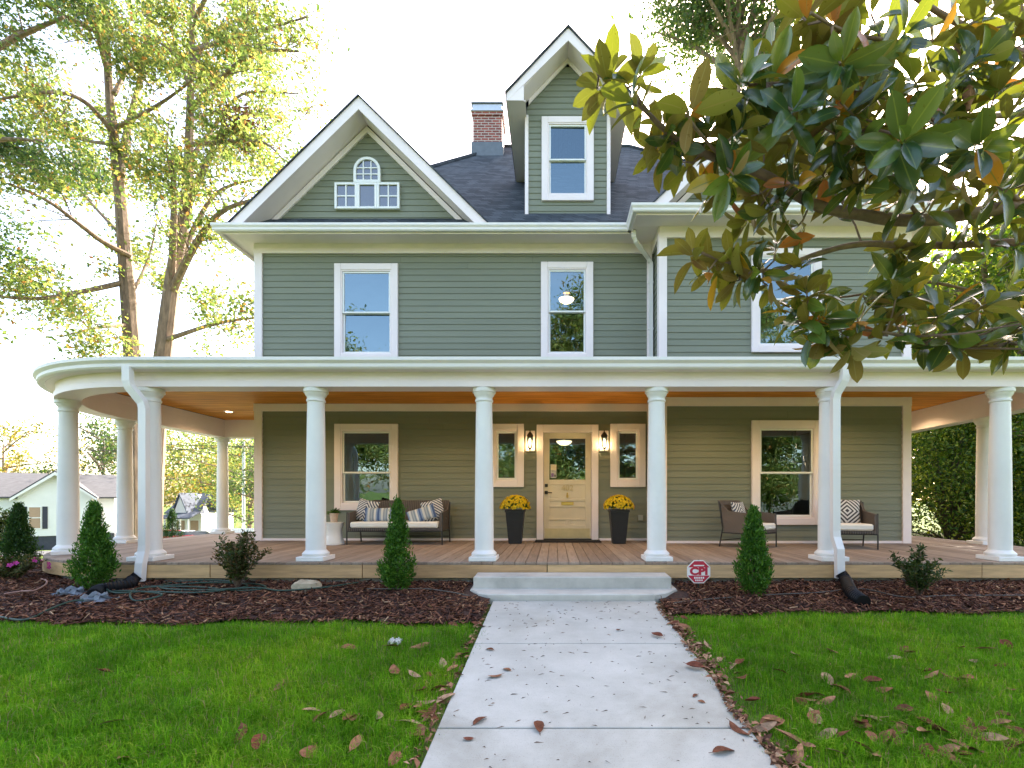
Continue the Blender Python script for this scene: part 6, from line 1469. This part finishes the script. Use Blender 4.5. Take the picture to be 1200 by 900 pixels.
# ---------------------------------------------------------------- the magnolia in front
def magnolia():
    base = Vector((3.9, 2.9, ground_z(3.9, 2.9))); t = thing('magnolia_tree', 'large magnolia with glossy leaves reaching in over the lawn', 'tree', tuple(base))
    A = at
    br = [([A(1330, 225, 2.95), A(1200, 240, 2.75), A(1080, 258, 2.6), A(1000, 250, 2.5), A(950, 238, 2.42), A(900, 207, 2.36), A(850, 190, 2.3), A(805, 170, 2.25), A(768, 142, 2.2), A(745, 112, 2.15)], 0.046, 0.008),
          ([A(1330, 272, 3.1), A(1200, 283, 2.95), A(1090, 288, 2.8), A(1010, 286, 2.7), A(950, 300, 2.62), A(905, 318, 2.56), A(850, 306, 2.5), A(812, 292, 2.46)], 0.030, 0.006),
          ([A(1330, 60, 2.9), A(1200, 62, 2.7), A(1145, 38, 2.6), A(1080, 2, 2.5), A(1020, -50, 2.4)], 0.030, 0.010),
          ([A(1320, 130, 2.8), A(1180, 135, 2.6), A(1080, 140, 2.45), A(1020, 108, 2.35), A(945, 98, 2.25), A(872, 100, 2.2)], 0.020, 0.006),
          ([A(1330, 395, 3.2), A(1200, 402, 3.0), A(1110, 408, 2.85), A(1050, 392, 2.75), A(990, 384, 2.68), A(945, 378, 2.6)], 0.018, 0.005),
          ([A(1300, 330, 3.3), A(1180, 345, 3.1), A(1080, 330, 3.0), A(1010, 345, 2.9), A(950, 352, 2.8)], 0.014, 0.005),
          ([A(768, 142, 2.2), A(735, 112, 2.22), A(702, 88, 2.25)], 0.008, 0.005), ([A(850, 190, 2.3), A(815, 150, 2.1), A(805, 130, 2.05)], 0.008, 0.005),
          ([A(1080, 258, 2.6), A(1040, 200, 2.3), A(1020, 150, 2.1)], 0.012, 0.005), ([A(1200, 240, 2.75), A(1140, 190, 2.4), A(1100, 150, 2.15)], 0.014, 0.005), ([A(1145, 38, 2.6), A(1080, 50, 2.3), A(1000, 40, 2.1), A(950, 15, 2.0)], 0.012, 0.005)]
    q = MB()
    hub = [Vector((4.0, 2.95, 0.35)), Vector((3.95, 2.9, 1.0)), Vector((3.9, 2.9, 1.7)), Vector((3.85, 2.85, 2.5))]
    q.tube(smooth([base-Vector((0, 0, .2)), base+Vector((0, 0, .6))]+hub+[Vector((3.8, 2.8, 4.2)), Vector((3.7, 2.8, 5.5))], 5), [0.20-0.16*i/35 for i in range(36)], 12)
    for i, (pts, r0, r1) in enumerate(br[:6]):
        h = (hub[2], hub[1], hub[3], hub[2], hub[0], hub[1])[i]; pts.insert(0, h)
    for pts, r0, r1 in br:
        s = smooth(pts, 5); n = len(s); kn = [1+0.06*math.sin(k*1.9) for k in range(n)]; q.tube(s, [(r0+(r1-r0)*(k/(n-1))**0.8)*kn[k] for k in range(n)], 9)
    # rosettes: (px, py, depth)
    ros = [(715, 92, 2.25), (752, 85, 2.12), (703, 100, 2.3), (742, 120, 2.2), (775, 145, 2.2), (790, 168, 2.3), (768, 175, 2.25), (808, 132, 2.05), (830, 150, 2.2), (800, 190, 2.35), (845, 165, 2.3), (872, 95, 2.2), (858, 110, 2.15), (890, 125, 2.3), (905, 95, 2.2), (870, 150, 2.1), (860, 205, 2.3), (895, 175, 2.4), (880, 230, 2.5), (840, 225, 2.45), (870, 262, 2.5), (900, 250, 2.35), (930, 215, 2.3), (935, 265, 2.45), (910, 285, 2.55), (812, 296, 2.46), (830, 318, 2.5), (855, 300, 2.5), (880, 318, 2.5), (900, 335, 2.6), (925, 310, 2.5), (945, 340, 2.6), (860, 330, 2.6),
           (930, 130, 2.2), (945, 95, 2.1), (950, 60, 2.1), (940, 20, 2.0), (975, 30, 2.2), (985, 75, 2.0), (965, 150, 2.2), (985, 120, 2.0), (1000, 170, 2.1), (970, 195, 2.3), (1015, 140, 2.0), (1000, 215, 2.3), (1030, 185, 2.2), (1045, 120, 2.05), (1030, 70, 2.0), (1060, 40, 2.1), (1020, 15, 2.2), (1070, 90, 2.1), (1085, 140, 2.1), (1060, 165, 2.0), (1075, 205, 2.2), (1110, 180, 2.2), (1105, 130, 2.2), (1120, 90, 2.1), (1100, 45, 2.2), (1135, 20, 2.3), (1150, 70, 2.3), (1140, 130, 2.2), (1150, 170, 2.1), (1180, 140, 2.2), (1170, 100, 2.2), (1190, 40, 2.3), (1165, 10, 2.2), (1190, 190, 2.3), (1160, 215, 2.4), (1120, 225, 2.5), (1185, 235, 2.6), (1090, 238, 2.6), (1050, 232, 2.5),
           (1060, 305, 2.75), (1045, 330, 2.7), (1070, 345, 2.9), (1040, 290, 2.7), (1150, 265, 2.8), (1195, 285, 2.9), (1110, 290, 2.8), (1175, 250, 2.7), (1135, 245, 2.6),
           (945, 380, 2.6), (965, 372, 2.65), (985, 392, 2.7), (1005, 372, 2.7), (1030, 392, 2.75), (960, 400, 2.6), (1050, 380, 2.75), (1080, 395, 2.8), (1110, 398, 2.85), (1140, 385, 2.9), (1165, 402, 2.95), (1190, 390, 3.0), (1130, 410, 2.85), (1180, 375, 3.0), (1200, 370, 3.1), (1150, 365, 3.1), (1015, 355, 2.8), (1000, 412, 2.7), (1100, 372, 2.9), (930, 362, 2.6), (960, 348, 2.7)]
    ros += [(905, 60, 2.5), (925, 75, 2.4), (915, 110, 2.5), (940, 125, 2.6), (900, 145, 2.6), (925, 160, 2.5), (950, 170, 2.6), (910, 190, 2.6), (960, 215, 2.6), (985, 235, 2.7), (1010, 200, 2.6), (890, 205, 2.6), (1000, 95, 2.5), (1040, 160, 2.5)]
    rr = random.Random(4)
    for k in range(30): ros.append((rr.uniform(940, 1260), rr.uniform(-60, 235), rr.uniform(2.3, 3.3)))
    for k in range(9): ros.append((rr.uniform(1040, 1210), rr.uniform(345, 420), rr.uniform(2.6, 3.3)))
    for k in range(34): ros.append((rr.uniform(1205, 1420), rr.uniform(-120, 420), rr.uniform(2.2, 3.6)))
    pool = [s for pts, _, _ in br for s in smooth(pts, 5)]
    V = []
    nseg = 6
    for (px, py, yy) in ros:
        tip = A(px, py, yy+rr.uniform(-0.12, 0.12))
        near = min(pool, key=lambda s: (s-tip).length+0.25*max(0, tip.x-s.x+0.05)*0)
        d = tip-near
        if d.length > 0.03:
            q.tube([near, near.lerp(tip, 0.5)+Vector((rr.gauss(0, .015), rr.gauss(0, .015), -0.02)), tip], [0.006, 0.005, 0.004], 5, False)
        axis = (d.normalized()*0.9+Vector((rr.gauss(-0.25, .35), rr.gauss(-0.15, .4), rr.gauss(0.6, .45)))).normalized() if d.length > 0.03 else Vector((-0.7, -0.2, 0.5)).normalized()
        u = axis.orthogonal().normalized(); w = axis.cross(u); nl = rr.randint(8, 11); ph = rr.random()*6
        for k in range(nl):
            th = ph+k*2.4; pol = R(28+75*(k+rr.random()*0.8)/nl)                 # inner leaves stand up, outer ones spread and droop
            rad = u*math.cos(th)+w*math.sin(th); dr = axis*math.cos(pol)+rad*math.sin(pol)
            dr = (dr+Vector((0, 0, -0.28 if k > nl*0.6 else 0.0))+Vector((rr.gauss(0, .12), rr.gauss(0, .12), rr.gauss(0, .12)))).normalized()
            nrm = (axis*math.sin(pol)-rad*math.cos(pol)); nrm = (nrm-dr*nrm.dot(dr)).normalized()
            roll = rr.gauss(0, 0.3); nrm = Quaternion(dr, roll) @ nrm
            sd = dr.cross(nrm); L = rr.uniform(0.115, 0.195)*(0.85 if k < 2 else 1); W = L*rr.uniform(0.19, 0.235); bend = rr.gauss(-0.2, 0.16); cup = rr.uniform(0.15, 0.6)
            p0 = tip-axis*0.012*k*0.6+dr*0.012; ring = []
            for i in range(nseg+1):
                s = i/nseg; wd = W*(math.sin(math.pi*min(1, s**1.12*0.97+0.012))**0.66) if 0 < i < nseg else W*0.03
                c = p0+dr*L*s+nrm*bend*L*s*s
                ring += [c-sd*wd+nrm*wd*cup, c, c+sd*wd+nrm*wd*cup]
            V.append([tuple(p) for p in ring])
    fl = []
    for i in range(nseg):
        for k in range(2): a = i*3+k; fl.append((a, a+1, a+4, a+3))
    # orientation: leaf upper side must face +nrm
    cr = np_mesh('crown', np.array(V), (nseg+1)*3, [f[::1] for f in fl], 'magleaf', t, True)
    uvv = np.array([(k/2, i/nseg) for i in range(nseg+1) for k in range(3)], dtype=np.float32); uvl = cr.data.uv_layers.new(name='leaf')
    uvl.data.foreach_set('uv', np.tile(uvv[np.array(fl).reshape(-1)], (len(V), 1)).reshape(-1))
    q.build('trunk', 'magbark', t, True)
    c = A(1135, 118, 2.2); q = MB(); q.lathe([(0.008, -0.045), (0.010, -0.02), (0.020, 0.0), (0.024, 0.025), (0.019, 0.05), (0.008, 0.066)], c, 12); q.build('seed_cone', 'cone', t, True)
    print('magnolia leaves', len(V))
magnolia()
# ---------------------------------------------------------------- lift everything to the real ground level
for o in bpy.data.objects:
    if o.parent is None: o.location.z += E
# ---------------------------------------------------------------- camera
cam = bpy.data.cameras.new('camera'); co = bpy.data.objects.new('camera', cam); COL.objects.link(co)
cam.sensor_width = 36; cam.lens = 36*F/1200; cam.clip_end = 2000; cam.clip_start = 0.05
cam.shift_x = -(VX-600)/1200; cam.shift_y = (VY-450)/1200
co.location = (0, 0, E); co.rotation_euler = (R(90), 0, 0); SC.camera = co
# ---------------------------------------------------------------- light
SUN_EL, SUN_AZ = R(36), R(26)          # azimuth from +Y towards +X: behind the house, a little to its far side
w = bpy.data.worlds.new('World'); SC.world = w; w.use_nodes = True; nt = w.node_tree; nt.nodes.clear()
sky = nt.nodes.new('ShaderNodeTexSky'); sky.sky_type = 'NISHITA'; sky.sun_disc = False; sky.sun_elevation = SUN_EL; sky.sun_rotation = SUN_AZ; sky.dust_density = 3.0; sky.air_density = 1.0; sky.ozone_density = 1.0; sky.altitude = 200
bg = nt.nodes.new('ShaderNodeBackground'); bg.inputs[1].default_value = 0.15; wo = nt.nodes.new('ShaderNodeOutputWorld')
tint = nt.nodes.new('ShaderNodeMix'); tint.data_type = 'RGBA'; tint.blend_type = 'MULTIPLY'; tint.inputs[0].default_value = 1.0; tint.inputs[7].default_value = (1.12, 0.982, 0.88, 1)   # warm shift of the sky light, as a white balance
nt.links.new(sky.outputs[0], tint.inputs[6]); nt.links.new(tint.outputs[2], bg.inputs[0]); nt.links.new(bg.outputs[0], wo.inputs[0])
L = bpy.data.lights.new('sun', 'SUN'); L.energy = 3.5; L.angle = R(0.6); L.color = (1.0, 0.93, 0.82); lo = bpy.data.objects.new('sun', L); COL.objects.link(lo)
s = Vector((math.sin(SUN_AZ)*math.cos(SUN_EL), math.cos(SUN_AZ)*math.cos(SUN_EL), math.sin(SUN_EL))); lo.rotation_euler = s.to_track_quat('Z', 'Y').to_euler(); lo.location = s*60
SC.view_settings.view_transform = 'Standard'; SC.view_settings.look = 'None'; SC.view_settings.exposure = 2.7; SC.view_settings.gamma = 1.0
SC.render.engine = 'CYCLES'; cy = SC.cycles; cy.use_denoising = True; cy.max_bounces = 8; cy.diffuse_bounces = 4; cy.transparent_max_bounces = 12; cy.sample_clamp_indirect = 6.0
try: cy.denoiser = 'OPENIMAGEDENOISE'
except Exception: pass
SC.render.resolution_x = 1024; SC.render.resolution_y = 768
